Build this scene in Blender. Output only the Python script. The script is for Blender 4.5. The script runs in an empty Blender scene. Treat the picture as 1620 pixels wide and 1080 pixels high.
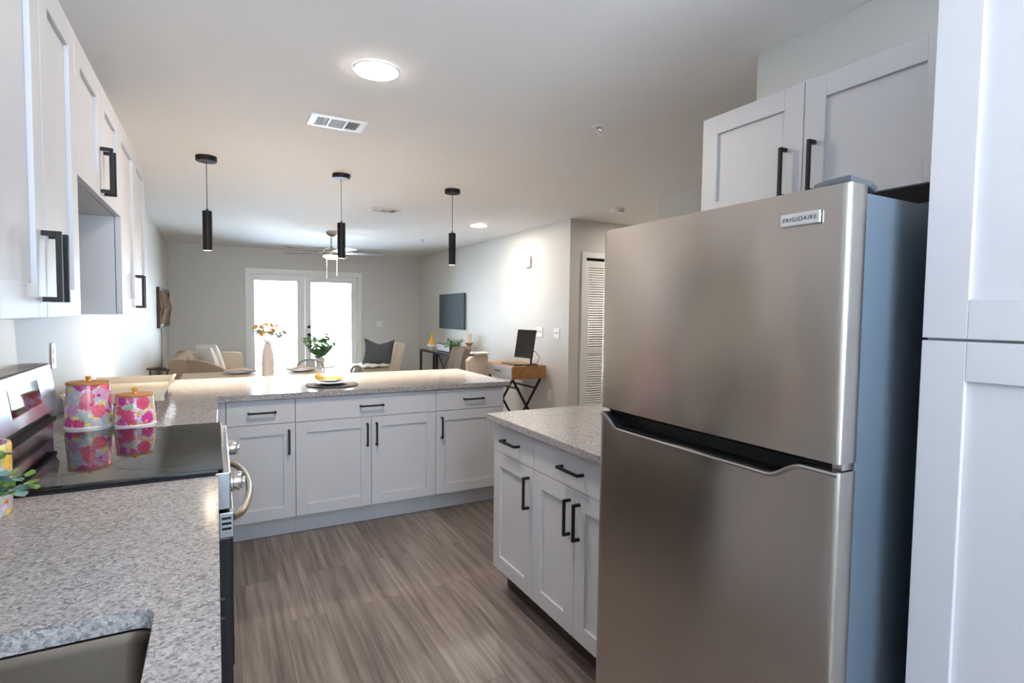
import bpy, bmesh, math, random
from mathutils import Vector, Matrix
random.seed(7)
S = bpy.context.scene
COL = S.collection
R = math.radians

# ------------------------------------------------------------------ camera, world, exposure, daylight, added ceiling fill
cam_d = bpy.data.cameras.new('camera'); cam = bpy.data.objects.new('camera', cam_d); COL.objects.link(cam)
yaw, pit, rol = R(28.3791), R(-2.8726), R(0.6941)
fw = Vector((math.sin(yaw)*math.cos(pit), math.cos(yaw)*math.cos(pit), math.sin(pit)))
rt = Vector((math.cos(yaw), -math.sin(yaw), 0)); up = rt.cross(fw)
r2 = rt*math.cos(rol) + up*math.sin(rol); u2 = -rt*math.sin(rol) + up*math.cos(rol)
M = Matrix((r2, u2, -fw)).transposed().to_4x4(); M.translation = Vector((0.6496, -0.1406, 1.3933))
cam.matrix_world = M
cam_d.sensor_fit = 'HORIZONTAL'; cam_d.sensor_width = 36.0; cam_d.lens = 868.0/1620*36
cam_d.clip_start = 0.02
S.camera = cam
S.view_settings.view_transform = 'Standard'; S.view_settings.look = 'None'
S.view_settings.gamma = 1.0; S.view_settings.use_curve_mapping = False
S.view_settings.exposure = 1.42
S.cycles.sample_clamp_indirect = 8.0; S.cycles.caustics_reflective = False
w = bpy.data.worlds.new('sky'); S.world = w; w.use_nodes = True
w.node_tree.nodes['Background'].inputs[0].default_value = (0.80, 0.90, 1.0, 1)
w.node_tree.nodes['Background'].inputs[1].default_value = 1.4
def area(name, loc, rot, sx, sy, power, color):
    l = bpy.data.lights.new(name, 'AREA'); l.shape = 'RECTANGLE'; l.size = sx; l.size_y = sy
    l.energy = power; l.color = color
    o = bpy.data.objects.new(name, l); COL.objects.link(o); o.location = loc; o.rotation_euler = rot
    return o
area('daylight_patio', (2.02, 10.9, 1.25), (R(-90), 0, 0), 2.4, 2.4, 230, (0.72, 0.87, 1.0))
area('daylight_kitchen_window', (1.05, -2.75, 1.65), (R(90), 0, 0), 1.7, 1.2, 27, (0.52, 0.76, 1.0))
area('ceiling_fill_kitchen', (1.05, -2.95, 0.75), (R(140), 0, 0), 2.2, 1.2, 250, (0.84, 0.91, 1.0))  # added unseen uplight behind the camera, brightens the kitchen ceiling
area('ceiling_fill_patio', (2.02, 11.2, 0.1), (R(-140), 0, 0), 2.6, 1.6, 260, (0.78, 0.89, 1.0))  # added lamp outside the patio doors, aimed up to lighten the far ceiling

# ------------------------------------------------------------------ materials
def mat(name, col, rough=0.5, metal=0.0, spec=0.5, noise=None, bump=None, emit=None, aniso=None, trans=None):
    m = bpy.data.materials.new(name); m.use_nodes = True
    N = m.node_tree.nodes; L = m.node_tree.links; b = N['Principled BSDF']
    b.inputs['Base Color'].default_value = (*col, 1); b.inputs['Roughness'].default_value = rough
    b.inputs['Metallic'].default_value = metal; b.inputs['Specular IOR Level'].default_value = spec
    tc = N.new('ShaderNodeTexCoord')
    ns = N.new('ShaderNodeTexNoise'); L.new(tc.outputs['Object'], ns.inputs['Vector'])
    sc, amt = noise if noise else (6.0, 0.03)
    ns.inputs['Scale'].default_value = sc; ns.inputs['Detail'].default_value = 4
    mx = N.new('ShaderNodeMix'); mx.data_type = 'RGBA'
    L.new(ns.outputs['Fac'], mx.inputs[0])
    mx.inputs[6].default_value = (*[max(0, c*(1-amt)) for c in col], 1)
    mx.inputs[7].default_value = (*[min(1, c*(1+amt)) for c in col], 1)
    L.new(mx.outputs[2], b.inputs['Base Color'])
    if bump:
        bs, st = bump
        n2 = N.new('ShaderNodeTexNoise'); L.new(tc.outputs['Object'], n2.inputs['Vector'])
        n2.inputs['Scale'].default_value = bs; n2.inputs['Detail'].default_value = 3
        bp = N.new('ShaderNodeBump'); bp.inputs['Strength'].default_value = st; bp.inputs['Distance'].default_value = 0.004
        L.new(n2.outputs['Fac'], bp.inputs['Height']); L.new(bp.outputs[0], b.inputs['Normal'])
    if emit:
        b.inputs['Emission Color'].default_value = (*emit[0], 1); b.inputs['Emission Strength'].default_value = emit[1]
    if trans: b.inputs['Transmission Weight'].default_value = trans
    if aniso:
        b.inputs['Anisotropic'].default_value = aniso; b.inputs['Anisotropic Rotation'].default_value = 0.25
        t = N.new('ShaderNodeTangent'); t.direction_type = 'RADIAL'; t.axis = 'Z'
        L.new(t.outputs[0], b.inputs['Tangent'])
    return m
def brushed(name, col, rough, axis_scale):
    m = mat(name, col, rough, 1.0, aniso=0.85)
    N = m.node_tree.nodes; L = m.node_tree.links; b = N['Principled BSDF']
    tc = N.new('ShaderNodeTexCoord'); mp = N.new('ShaderNodeMapping'); mp.inputs['Scale'].default_value = axis_scale
    L.new(tc.outputs['Object'], mp.inputs[0]); n = N.new('ShaderNodeTexNoise'); n.inputs['Scale'].default_value = 1.0
    n.inputs['Detail'].default_value = 2
    L.new(mp.outputs[0], n.inputs['Vector'])
    mr = N.new('ShaderNodeMapRange'); mr.inputs['To Min'].default_value = rough-0.03; mr.inputs['To Max'].default_value = rough+0.05
    L.new(n.outputs['Fac'], mr.inputs[0]); L.new(mr.outputs[0], b.inputs['Roughness'])
    return m
def emission(name, col, st):
    m = bpy.data.materials.new(name); m.use_nodes = True; N = m.node_tree.nodes; N.clear()
    e = N.new('ShaderNodeEmission'); o = N.new('ShaderNodeOutputMaterial')
    e.inputs[0].default_value = (*col, 1); e.inputs[1].default_value = st
    m.node_tree.links.new(e.outputs[0], o.inputs[0]); return m
def granite():
    m = mat('speckled_granite', (0.6, 0.57, 0.56), 0.16)
    N = m.node_tree.nodes; L = m.node_tree.links; b = N['Principled BSDF']
    tc = N.new('ShaderNodeTexCoord'); mp = N.new('ShaderNodeMapping'); mp.inputs['Scale'].default_value = (0.92, 1.08, 1)
    L.new(tc.outputs['Object'], mp.inputs[0])
    n0 = N.new('ShaderNodeTexNoise'); n0.inputs['Scale'].default_value = 70; n0.inputs['Detail'].default_value = 2
    L.new(mp.outputs[0], n0.inputs['Vector'])
    sub = N.new('ShaderNodeMix'); sub.data_type = 'VECTOR'; sub.inputs[0].default_value = 0.014
    L.new(mp.outputs[0], sub.inputs[4]); L.new(n0.outputs['Color'], sub.inputs[5])
    def vor(scale):
        v = N.new('ShaderNodeTexVoronoi'); v.inputs['Scale'].default_value = scale
        L.new(sub.outputs[1], v.inputs['Vector']); s = N.new('ShaderNodeSeparateColor'); L.new(v.outputs['Color'], s.inputs[0])
        return s.outputs[0]
    def ramp(src, stops):
        r = N.new('ShaderNodeValToRGB'); e = r.color_ramp.elements; r.color_ramp.interpolation = 'LINEAR'
        while len(e) < len(stops): e.new(0.5)
        for k, (p, c) in enumerate(stops): e[k].position = p; e[k].color = (*c, 1)
        L.new(src, r.inputs[0]); return r.outputs[0]
    a = ramp(vor(185), [(0, (0.07, 0.07, 0.085)), (0.16, (0.14, 0.135, 0.15)), (0.28, (0.26, 0.243, 0.248)), (0.5, (0.345, 0.315, 0.314)), (0.8, (0.415, 0.388, 0.386)), (1, (0.54, 0.515, 0.51))])
    c = ramp(vor(400), [(0, (0.16, 0.155, 0.17)), (0.2, (0.29, 0.275, 0.28)), (0.5, (0.37, 0.342, 0.34)), (1, (0.62, 0.59, 0.58))])
    mx = N.new('ShaderNodeMix'); mx.data_type = 'RGBA'; mx.inputs[0].default_value = 0.38
    L.new(a, mx.inputs[6]); L.new(c, mx.inputs[7]); L.new(mx.outputs[2], b.inputs['Base Color'])
    return m
def plank_floor():
    m = mat('vinyl_planks', (0.25, 0.2, 0.17), 0.38)
    N = m.node_tree.nodes; L = m.node_tree.links; b = N['Principled BSDF']
    tc = N.new('ShaderNodeTexCoord'); mp = N.new('ShaderNodeMapping'); mp.inputs['Rotation'].default_value = (0, 0, R(90))
    L.new(tc.outputs['Object'], mp.inputs[0])
    br = N.new('ShaderNodeTexBrick'); br.offset = 0.37; br.inputs['Scale'].default_value = 1
    br.inputs['Brick Width'].default_value = 1.22; br.inputs['Row Height'].default_value = 0.18
    br.inputs['Mortar Size'].default_value = 0.0012; br.inputs['Mortar Smooth'].default_value = 0.3
    br.inputs['Color1'].default_value = (0.0, 0, 0, 1); br.inputs['Color2'].default_value = (1, 1, 1, 1); br.inputs['Mortar'].default_value = (0.3, 0.3, 0.3, 1)
    L.new(mp.outputs[0], br.inputs['Vector'])
    st = N.new('ShaderNodeMapping'); st.inputs['Scale'].default_value = (34, 1.6, 1); L.new(tc.outputs['Object'], st.inputs[0])
    addv = N.new('ShaderNodeVectorMath'); addv.operation = 'ADD'; L.new(st.outputs[0], addv.inputs[0])
    sc = N.new('ShaderNodeVectorMath'); sc.operation = 'SCALE'; sc.inputs['Scale'].default_value = 9.0
    L.new(br.outputs['Color'], sc.inputs[0]); L.new(sc.outputs[0], addv.inputs[1])
    g = N.new('ShaderNodeTexNoise'); g.inputs['Scale'].default_value = 1; g.inputs['Detail'].default_value = 7; g.inputs['Roughness'].default_value = 0.62
    L.new(addv.outputs[0], g.inputs['Vector'])
    r = N.new('ShaderNodeValToRGB'); e = r.color_ramp.elements
    e[0].position = 0.30; e[0].color = (0.085, 0.064, 0.056, 1); e[1].position = 0.72; e[1].color = (0.31, 0.26, 0.23, 1)
    k = e.new(0.5); k.color = (0.19, 0.152, 0.134, 1); L.new(g.outputs['Fac'], r.inputs[0])
    mx = N.new('ShaderNodeMix'); mx.data_type = 'RGBA'; mx.blend_type = 'MULTIPLY'; mx.inputs[0].default_value = 1
    tr = N.new('ShaderNodeMapRange'); tr.inputs['To Min'].default_value = 0.82; tr.inputs['To Max'].default_value = 1.18
    L.new(br.outputs['Color'], tr.inputs[0]); L.new(r.outputs[0], mx.inputs[6]); L.new(tr.outputs[0], mx.inputs[7])
    gap = N.new('ShaderNodeMix'); gap.data_type = 'RGBA'; gap.inputs[7].default_value = (0.07, 0.055, 0.05, 1)
    L.new(br.outputs['Fac'], gap.inputs[0]); L.new(mx.outputs[2], gap.inputs[6]); L.new(gap.outputs[2], b.inputs['Base Color'])
    bp = N.new('ShaderNodeBump'); bp.inputs['Strength'].default_value = 0.15; bp.inputs['Distance'].default_value = 0.002
    L.new(g.outputs['Fac'], bp.inputs['Height']); L.new(bp.outputs[0], b.inputs['Normal'])
    return m
def wood(name, c0, c1, scale=(3, 40, 40), rough=0.45):
    m = mat(name, c0, rough)
    N = m.node_tree.nodes; L = m.node_tree.links; b = N['Principled BSDF']
    tc = N.new('ShaderNodeTexCoord'); mp = N.new('ShaderNodeMapping'); mp.inputs['Scale'].default_value = scale
    L.new(tc.outputs['Object'], mp.inputs[0]); n = N.new('ShaderNodeTexNoise'); n.inputs['Scale'].default_value = 1; n.inputs['Detail'].default_value = 5
    L.new(mp.outputs[0], n.inputs['Vector']); r = N.new('ShaderNodeValToRGB'); e = r.color_ramp.elements
    e[0].position = 0.3; e[0].color = (*c0, 1); e[1].position = 0.7; e[1].color = (*c1, 1)
    L.new(n.outputs['Fac'], r.inputs[0]); L.new(r.outputs[0], b.inputs['Base Color']); return m
def floral(name, seed):
    m = mat(name, (0.8, 0.8, 0.82), 0.18)
    N = m.node_tree.nodes; L = m.node_tree.links; b = N['Principled BSDF']
    tc = N.new('ShaderNodeTexCoord'); mp = N.new('ShaderNodeMapping'); mp.inputs['Location'].default_value = (seed, seed*0.7, seed*1.3)
    L.new(tc.outputs['Object'], mp.inputs[0])
    nz = N.new('ShaderNodeTexNoise'); nz.inputs['Scale'].default_value = 75; nz.inputs['Detail'].default_value = 6; nz.inputs['Roughness'].default_value = 0.65
    L.new(mp.outputs[0], nz.inputs['Vector'])
    wv = N.new('ShaderNodeMix'); wv.data_type = 'VECTOR'; wv.inputs[0].default_value = 0.030
    L.new(mp.outputs[0], wv.inputs[4]); L.new(nz.outputs['Color'], wv.inputs[5])
    col = None
    def layer(base, scale, thr, stops):
        v = N.new('ShaderNodeTexVoronoi'); v.inputs['Scale'].default_value = scale; v.inputs['Randomness'].default_value = 0.85
        L.new(wv.outputs[1], v.inputs['Vector'])
        s = N.new('ShaderNodeSeparateColor'); L.new(v.outputs['Color'], s.inputs[0])
        r = N.new('ShaderNodeValToRGB'); r.color_ramp.interpolation = 'CONSTANT'; e = r.color_ramp.elements
        while len(e) < len(stops): e.new(0.5)
        for k, (p, c) in enumerate(stops): e[k].position = p; e[k].color = (*c, 1)
        L.new(s.outputs[0], r.inputs[0])
        # petal shading from centre to rim
        sh = N.new('ShaderNodeMix'); sh.data_type = 'RGBA'; sh.blend_type = 'MULTIPLY'; sh.inputs[0].default_value = 0.6
        sr = N.new('ShaderNodeMapRange'); sr.inputs['From Max'].default_value = thr; sr.inputs['To Min'].default_value = 0.25; sr.inputs['To Max'].default_value = 1.5
        L.new(nz.outputs['Fac'], sr.inputs[0]); L.new(r.outputs[0], sh.inputs[6]); L.new(sr.outputs[0], sh.inputs[7])
        lt = N.new('ShaderNodeMath'); lt.operation = 'LESS_THAN'; lt.inputs[1].default_value = thr; L.new(v.outputs['Distance'], lt.inputs[0])
        # some cells stay white
        g = N.new('ShaderNodeMath'); g.operation = 'GREATER_THAN'; g.inputs[1].default_value = 0.10; L.new(s.outputs[1], g.inputs[0])
        f = N.new('ShaderNodeMath'); f.operation = 'MULTIPLY'; L.new(lt.outputs[0], f.inputs[0]); L.new(g.outputs[0], f.inputs[1])
        mx = N.new('ShaderNodeMix'); mx.data_type = 'RGBA'; L.new(f.outputs[0], mx.inputs[0])
        if base is None: mx.inputs[6].default_value = (0.66, 0.66, 0.70, 1)
        else: L.new(base, mx.inputs[6])
        L.new(sh.outputs[2], mx.inputs[7]); return mx.outputs[2]
    col = layer(col, 50, 0.50, [(0, (0.55, 0.60, 0.80)), (0.25, (0.35, 0.45, 0.30)), (0.4, (0.85, 0.70, 0.15)), (0.6, (0.80, 0.60, 0.72)), (0.8, (0.75, 0.35, 0.12))])
    col = layer(col, 21, 0.55, [(0, (0.70, 0.09, 0.20)), (0.35, (0.60, 0.06, 0.30)), (0.6, (0.80, 0.50, 0.10)), (0.70, (0.78, 0.16, 0.24)), (0.93, (0.62, 0.34, 0.55))])
    col = layer(col, 38, 0.22, [(0, (0.85, 0.20, 0.03)), (0.4, (0.88, 0.45, 0.04)), (0.75, (0.42, 0.05, 0.18))])
    L.new(col, b.inputs['Base Color']); return m
def glass(name, tint, gl=0.08):
    m = bpy.data.materials.new(name); m.use_nodes = True; N = m.node_tree.nodes; L = m.node_tree.links; N.clear()
    t = N.new('ShaderNodeBsdfTransparent'); t.inputs[0].default_value = (*tint, 1)
    g = N.new('ShaderNodeBsdfGlossy'); g.inputs['Roughness'].default_value = 0.02
    fr = N.new('ShaderNodeFresnel'); fr.inputs[0].default_value = 1.45
    mx = N.new('ShaderNodeMixShader'); o = N.new('ShaderNodeOutputMaterial')
    L.new(fr.outputs[0], mx.inputs[0]); L.new(t.outputs[0], mx.inputs[1]); L.new(g.outputs[0], mx.inputs[2]); L.new(mx.outputs[0], o.inputs[0]); return m
def blind_mat():
    m = bpy.data.materials.new('blind_vinyl'); m.use_nodes = True; N = m.node_tree.nodes; L = m.node_tree.links; N.clear()
    d = N.new('ShaderNodeBsdfDiffuse'); d.inputs[0].default_value = (0.9, 0.93, 0.95, 1)
    t = N.new('ShaderNodeBsdfTranslucent'); t.inputs[0].default_value = (0.9, 0.95, 1, 1)
    mx = N.new('ShaderNodeMixShader'); mx.inputs[0].default_value = 0.65; o = N.new('ShaderNodeOutputMaterial')
    L.new(d.outputs[0], mx.inputs[1]); L.new(t.outputs[0], mx.inputs[2]); L.new(mx.outputs[0], o.inputs[0]); return m
WALL = mat('wall_paint', (0.66, 0.655, 0.635), 0.5, spec=0.3, bump=(180, 0.08), noise=(2, 0.02))
CEIL = mat('ceiling_paint', (0.89, 0.88, 0.87), 0.75, bump=(90, 0.12), noise=(2, 0.02))
WHITE = mat('white_cabinet_paint', (0.60, 0.595, 0.62), 0.42, spec=0.35, noise=(3, 0.015))
TRIM = mat('white_trim_paint', (0.86, 0.87, 0.87), 0.35)
PLASTIC = mat('white_plastic', (0.8, 0.79, 0.77), 0.35)
BLACK = mat('matte_black_metal', (0.010, 0.010, 0.011), 0.5, 0.0, 0.3)
DARKP = mat('dark_plastic', (0.02, 0.022, 0.025), 0.4)
GRAN = granite(); FLOOR = plank_floor()
STEEL = brushed('brushed_steel', (0.60, 0.56, 0.52), 0.21, (2, 2, 900))
STEELD = brushed('brushed_steel_trim', (0.40, 0.41, 0.42), 0.24, (2, 2, 900))
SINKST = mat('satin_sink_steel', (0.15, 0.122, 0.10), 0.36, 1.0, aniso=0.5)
CHROME = mat('polished_steel', (0.72, 0.69, 0.66), 0.16, 1.0)
NICKEL = mat('brushed_nickel', (0.50, 0.45, 0.38), 0.28, 1.0)
FRSIDE = mat('fridge_side_window_tint', (0.165, 0.21, 0.265), 0.36, 0.35, bump=(400, 0.05))  # grey paint with the cool window reflection tinted into its base colour
BGLASS = mat('black_ceramic_glass', (0.008, 0.008, 0.009), 0.05)
CAN_A = floral('painted_flowers_large', 0.31); CAN_B = floral('painted_flowers_small', 1.77); CAN_C = floral('painted_flowers_crock', 5.43)
BAMBOO = wood('bamboo_lid', (0.50, 0.22, 0.07), (0.62, 0.30, 0.11), (4, 30, 4))
OAK = wood('warm_oak', (0.36, 0.17, 0.06), (0.50, 0.26, 0.10), (30, 4, 30))
GREYWOOD = wood('grey_oak', (0.30, 0.26, 0.24), (0.40, 0.36, 0.34), (30, 4, 30))
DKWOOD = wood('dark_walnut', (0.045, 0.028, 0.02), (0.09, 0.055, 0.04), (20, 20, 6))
DRIFT = wood('pale_whitewashed_wood', (0.66, 0.58, 0.47), (0.76, 0.69, 0.58), (6, 6, 30))
TABLEW = wood('light_table_wood', (0.50, 0.40, 0.29), (0.60, 0.50, 0.38), (4, 30, 10))
SOFA = mat('beige_upholstery', (0.42, 0.32, 0.235), 0.9, noise=(120, 0.12), bump=(500, 0.3))
SOFAL = mat('cream_upholstery', (0.60, 0.52, 0.42), 0.9, noise=(120, 0.1), bump=(500, 0.3))
TAUPE = mat('taupe_velvet', (0.17, 0.125, 0.098), 0.8, noise=(40, 0.2), bump=(300, 0.3))
WCLOTH = mat('white_cloth', (0.78, 0.76, 0.74), 0.9, noise=(40, 0.08), bump=(200, 0.3))
NAPK = mat('blush_linen', (0.66, 0.55, 0.46), 0.9, noise=(60, 0.08), bump=(300, 0.3))
GREYCL = mat('charcoal_velvet', (0.055, 0.062, 0.075), 0.7, noise=(30, 0.3), bump=(300, 0.3))
YELL = mat('yellow_linen', (0.85, 0.48, 0.08), 0.85, noise=(60, 0.1))
AMBER = mat('amber_glaze', (0.75, 0.42, 0.05), 0.2)
IVORY = mat('ivory_ceramic', (0.74, 0.68, 0.65), 0.45, noise=(30, 0.04))
CANDLE = mat('ivory_wax', (0.78, 0.68, 0.50), 0.5)
LEAF = mat('green_leaves', (0.17, 0.33, 0.13), 0.5, noise=(25, 0.5))
LEAF2 = mat('bright_green_leaves', (0.20, 0.38, 0.08), 0.5, noise=(25, 0.4))
LEAFB = mat('blue_green_leaves', (0.20, 0.33, 0.30), 0.55, noise=(25, 0.3))
STEM = mat('brown_stem', (0.16, 0.13, 0.07), 0.7)
YFLOW = mat('yellow_dried_flowers', (0.80, 0.46, 0.10), 0.8, noise=(40, 0.2))
GFLOW = mat('grey_dried_buds', (0.40, 0.39, 0.36), 0.8, noise=(40, 0.2))
GMETAL = mat('pale_grey_metal', (0.42, 0.43, 0.40), 0.4, 0.4)
WOVEN = mat('woven_grey_mat', (0.10, 0.10, 0.10), 0.8, noise=(150, 0.7), bump=(300, 0.5))
CHINA = mat('white_china', (0.80, 0.79, 0.79), 0.15)
CANVAS = mat('slate_canvas', (0.075, 0.10, 0.125), 0.8, noise=(12, 0.25), bump=(400, 0.2))
GAP = mat('shadow_black', (0.01, 0.01, 0.01), 0.8)
MIRG = mat('smoked_table_glass', (0.10, 0.11, 0.12), 0.08)
LBOX = mat('lightbox_face', (0.62, 0.68, 0.74), 0.4)
SCREEN = mat('dark_screen', (0.02, 0.018, 0.017), 0.12)
GLASS = glass('window_glass', (0.97, 0.98, 0.98))
BLIND = blind_mat()
LENS = emission('downlight_lens', (1.0, 0.88, 0.75), 108)
PLENS = emission('pendant_lens', (1.0, 0.80, 0.55), 130)
FLENS = emission('fan_lens', (1.0, 0.88, 0.72), 85)

# ------------------------------------------------------------------ mesh helpers
class MB:
    def __init__(s): s.bm = bmesh.new()
    def box(s, x0, x1, y0, y1, z0, z1, bev=0.0, seg=2):
        v = [s.bm.verts.new((x, y, z)) for x in (x0, x1) for y in (y0, y1) for z in (z0, z1)]
        f = [s.bm.faces.new([v[i] for i in q]) for q in ((0,1,3,2),(4,6,7,5),(0,4,5,1),(2,3,7,6),(0,2,6,4),(1,5,7,3))]
        if bev:
            e = list({e for k in f for e in k.edges})
            bmesh.ops.bevel(s.bm, geom=e, offset=bev, segments=seg, profile=0.5, affect='EDGES')
        return s
    def prism(s, pts, axis, a0, a1, bev=0.0, seg=2):
        def P(p, a):
            return {'x': (a, p[0], p[1]), 'y': (p[0], a, p[1]), 'z': (p[0], p[1], a)}[axis]
        A = [s.bm.verts.new(P(p, a0)) for p in pts]; B = [s.bm.verts.new(P(p, a1)) for p in pts]; n = len(pts)
        f = [s.bm.faces.new(A[::-1]), s.bm.faces.new(B)]
        for i in range(n): f.append(s.bm.faces.new((A[i], A[(i+1) % n], B[(i+1) % n], B[i])))
        if bev:
            e = list(set(f[0].edges) | set(f[1].edges))
            bmesh.ops.bevel(s.bm, geom=e, offset=bev, segments=seg, profile=0.5, affect='EDGES')
        return s
    def lathe(s, prof, cx=0, cy=0, n=32):
        rings = []
        for r, z in prof:
            if r < 1e-6: rings.append([s.bm.verts.new((cx, cy, z))])
            else: rings.append([s.bm.verts.new((cx + r*math.cos(2*math.pi*k/n), cy + r*math.sin(2*math.pi*k/n), z)) for k in range(n)])
        for a, b in zip(rings, rings[1:]):
            for k in range(n):
                q = (k+1) % n
                if len(a) == 1 and len(b) == 1: continue
                if len(a) == 1: s.bm.faces.new((a[0], b[q], b[k]))
                elif len(b) == 1: s.bm.faces.new((a[k], a[q], b[0]))
                else: s.bm.faces.new((a[k], a[q], b[q], b[k]))
        return s
    def tube(s, pts, r, n=10, flat=1.0, closed=False):
        pts = [Vector(p) for p in pts]; rings = []; prev = None; m = len(pts)
        for i, p in enumerate(pts):
            if closed: t = pts[(i+1) % m] - pts[i-1]
            else: t = pts[min(i+1, m-1)] - pts[max(i-1, 0)]
            t.normalize()
            if prev is None:
                a = t.cross(Vector((0, 0, 1)));
                if a.length < 1e-3: a = t.cross(Vector((0, 1, 0)))
            else: a = prev - t*prev.dot(t)
            a.normalize(); prev = a; b = t.cross(a)
            rr = r[i] if isinstance(r, (list, tuple)) else r
            rings.append([s.bm.verts.new(p + a*rr*math.cos(2*math.pi*k/n) + b*rr*flat*math.sin(2*math.pi*k/n)) for k in range(n)])
        prs = list(zip(rings, rings[1:])) + ([(rings[-1], rings[0])] if closed else [])
        for a, b in prs:
            for k in range(n): s.bm.faces.new((a[k], a[(k+1) % n], b[(k+1) % n], b[k]))
        if not closed: s.bm.faces.new(rings[0][::-1]); s.bm.faces.new(rings[-1])
        return s
    def bar(s, p0, p1, w, d):
        p0, p1 = Vector(p0), Vector(p1); t = (p1-p0).normalized(); a = t.cross(Vector((0, 0, 1)))
        if a.length < 1e-3: a = Vector((1, 0, 0))
        a.normalize(); b = t.cross(a); V = []
        for p in (p0, p1):
            for i, j in ((-1,-1),(1,-1),(1,1),(-1,1)): V.append(s.bm.verts.new(p + a*i*w/2 + b*j*d/2))
        for q in ((3,2,1,0),(4,5,6,7),(0,1,5,4),(1,2,6,5),(2,3,7,6),(3,0,4,7)): s.bm.faces.new([V[k] for k in q])
        return s
    def ball(s, c, r, n=8, sz=1.0):
        prof = [(r*math.sin(math.pi*k/n), c[2] - r*sz*math.cos(math.pi*k/n)) for k in range(n+1)]
        return s.lathe(prof, c[0], c[1], n*2)
    def leaf(s, p, d, up, L, W):
        p, d, up = Vector(p), Vector(d).normalized(), Vector(up); a = d.cross(up)
        if a.length < 1e-3: a = Vector((1, 0, 0))
        a.normalize(); nn = a.cross(d)
        mid = [p, p + d*L*0.35 - nn*0.04*L, p + d*L*0.7 - nn*0.06*L, p + d*L]
        wd = [0.0, 0.5, 0.42, 0.0]
        c = [s.bm.verts.new(q) for q in mid]
        l = [s.bm.verts.new(mid[k] + a*W*wd[k] + nn*0.10*W) for k in (1, 2)]; r = [s.bm.verts.new(mid[k] - a*W*wd[k] + nn*0.10*W) for k in (1, 2)]
        for e in (l, r):
            s.bm.faces.new((c[0], c[1], e[0])); s.bm.faces.new((c[1], c[2], e[1], e[0])); s.bm.faces.new((c[2], c[3], e[1]))
        return s
    def pillow(s, w, h, t, n=12, chop=0.0):
        rows = [[], []]
        for side in (0, 1):
            for i in range(n+1):
                row = []
                for j in range(n+1):
                    u, v = -1 + 2*i/n, -1 + 2*j/n
                    f = max(0, (1-u*u)*(1-v*v))**0.42
                    edge = 1 - 0.10*(1-abs(u)**2)*abs(v)**3 ; edge2 = 1 - 0.10*(1-abs(v)**2)*abs(u)**3
                    if side and f == 0: row.append(rows[0][i][j]); continue
                    row.append(s.bm.verts.new((u*w/2*edge2, (1 if side else -1)*t/2*f, v*h/2*edge - chop*(1-abs(u))**1.2*max(0, v)**2)))
                rows[side].append(row)
            for i in range(n):
                for j in range(n):
                    q = [rows[side][i][j], rows[side][i+1][j], rows[side][i+1][j+1], rows[side][i][j+1]]
                    s.bm.faces.new(q if not side else q[::-1])
        return s
    def xf(s, m):
        bmesh.ops.transform(s.bm, matrix=m, verts=s.bm.verts[:]); return s
    def build(s, name, material, parent=None, smooth=False, loc=None):
        bmesh.ops.recalc_face_normals(s.bm, faces=s.bm.faces[:])
        off = Vector((0, 0, 0))
        if parent is not None:
            p = parent
            while p is not None: off += p.location; p = p.parent
        elif loc is not None: off = Vector(loc)
        if off.length: bmesh.ops.translate(s.bm, vec=-off, verts=s.bm.verts[:])
        me = bpy.data.meshes.new(name); s.bm.to_mesh(me); s.bm.free(); me.materials.append(material)
        if smooth:
            for p in me.polygons: p.use_smooth = True
            try: me.set_sharp_from_angle(angle=R(42))
            except Exception: pass
        o = bpy.data.objects.new(name, me); COL.objects.link(o)
        if parent is not None: o.parent = parent
        elif loc is not None: o.location = loc
        return o
def box(*a, bev=0.0): return MB().box(*a, bev=bev)
def tag(o, label, cat, group=None):
    o['label'] = label; o['category'] = cat
    if group: o['group'] = group
    return o
def thing(name, loc, label, cat, group=None, rz=0):
    o = bpy.data.objects.new(name, None); COL.objects.link(o); o.location = loc; o.empty_display_size = 0.1
    o['_rz'] = rz
    return tag(o, label, cat, group)
def turn(o):
    o.rotation_euler = (0, 0, R(o['_rz']))
def struct(name, mb, m, parent=None, smooth=False):
    o = mb.build(name, m, parent, smooth)
    if parent is None: o['kind'] = 'structure'
    return o
def copy_tree(o, parent=None):
    c = o.copy(); COL.objects.link(c)
    if parent is not None: c.parent = parent
    for ch in list(o.children): copy_tree(ch, c)
    return c
def dup(o, loc, label, rz=None):
    c = copy_tree(o); c.location = loc; c['label'] = label
    if rz is not None: c.rotation_euler = (0, 0, R(rz))
    return c

# ------------------------------------------------------------------ the room
H = 2.45; YB = 10.073; XW = 4.101; YH = 4.925; YN = -2.2
struct('floor', box(-0.12, 7.0, YN-0.12, YB+0.15, -0.1, 0), FLOOR)
struct('ceiling', box(-0.12, 7.0, YN-0.12, YB+0.15, H, H+0.12), CEIL)
struct('wall_left', box(-0.12, 0, YN, YB, 0, H), WALL)
m = MB(); m.box(-0.12, 1.14, YB, YB+0.14, 0, H); m.box(2.96, XW+0.12, YB, YB+0.14, 0, H); m.box(1.14, 2.96, YB, YB+0.14, 2.05, H)
struct('wall_back', m, WALL)
struct('wall_right', box(XW, XW+0.12, YH, YB, 0, H), WALL)
m = MB(); m.box(XW+0.12, 4.32, YH, YH+0.12, 0, H); m.box(5.14, 7.0, YH, YH+0.12, 0, H); m.box(4.32, 5.14, YH, YH+0.12, 2.035, H)
struct('wall_hall', m, WALL)
struct('wall_hall_end', box(6.88, 7.0, YN, YH, 0, H), WALL)
struct('wall_hall_side', box(4.161, 4.28, YN, 3.635, 0, H), WALL)
struct('wall_kitchen', box(2.592, 2.71, YN, 1.394, 0, H), WALL)
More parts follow.
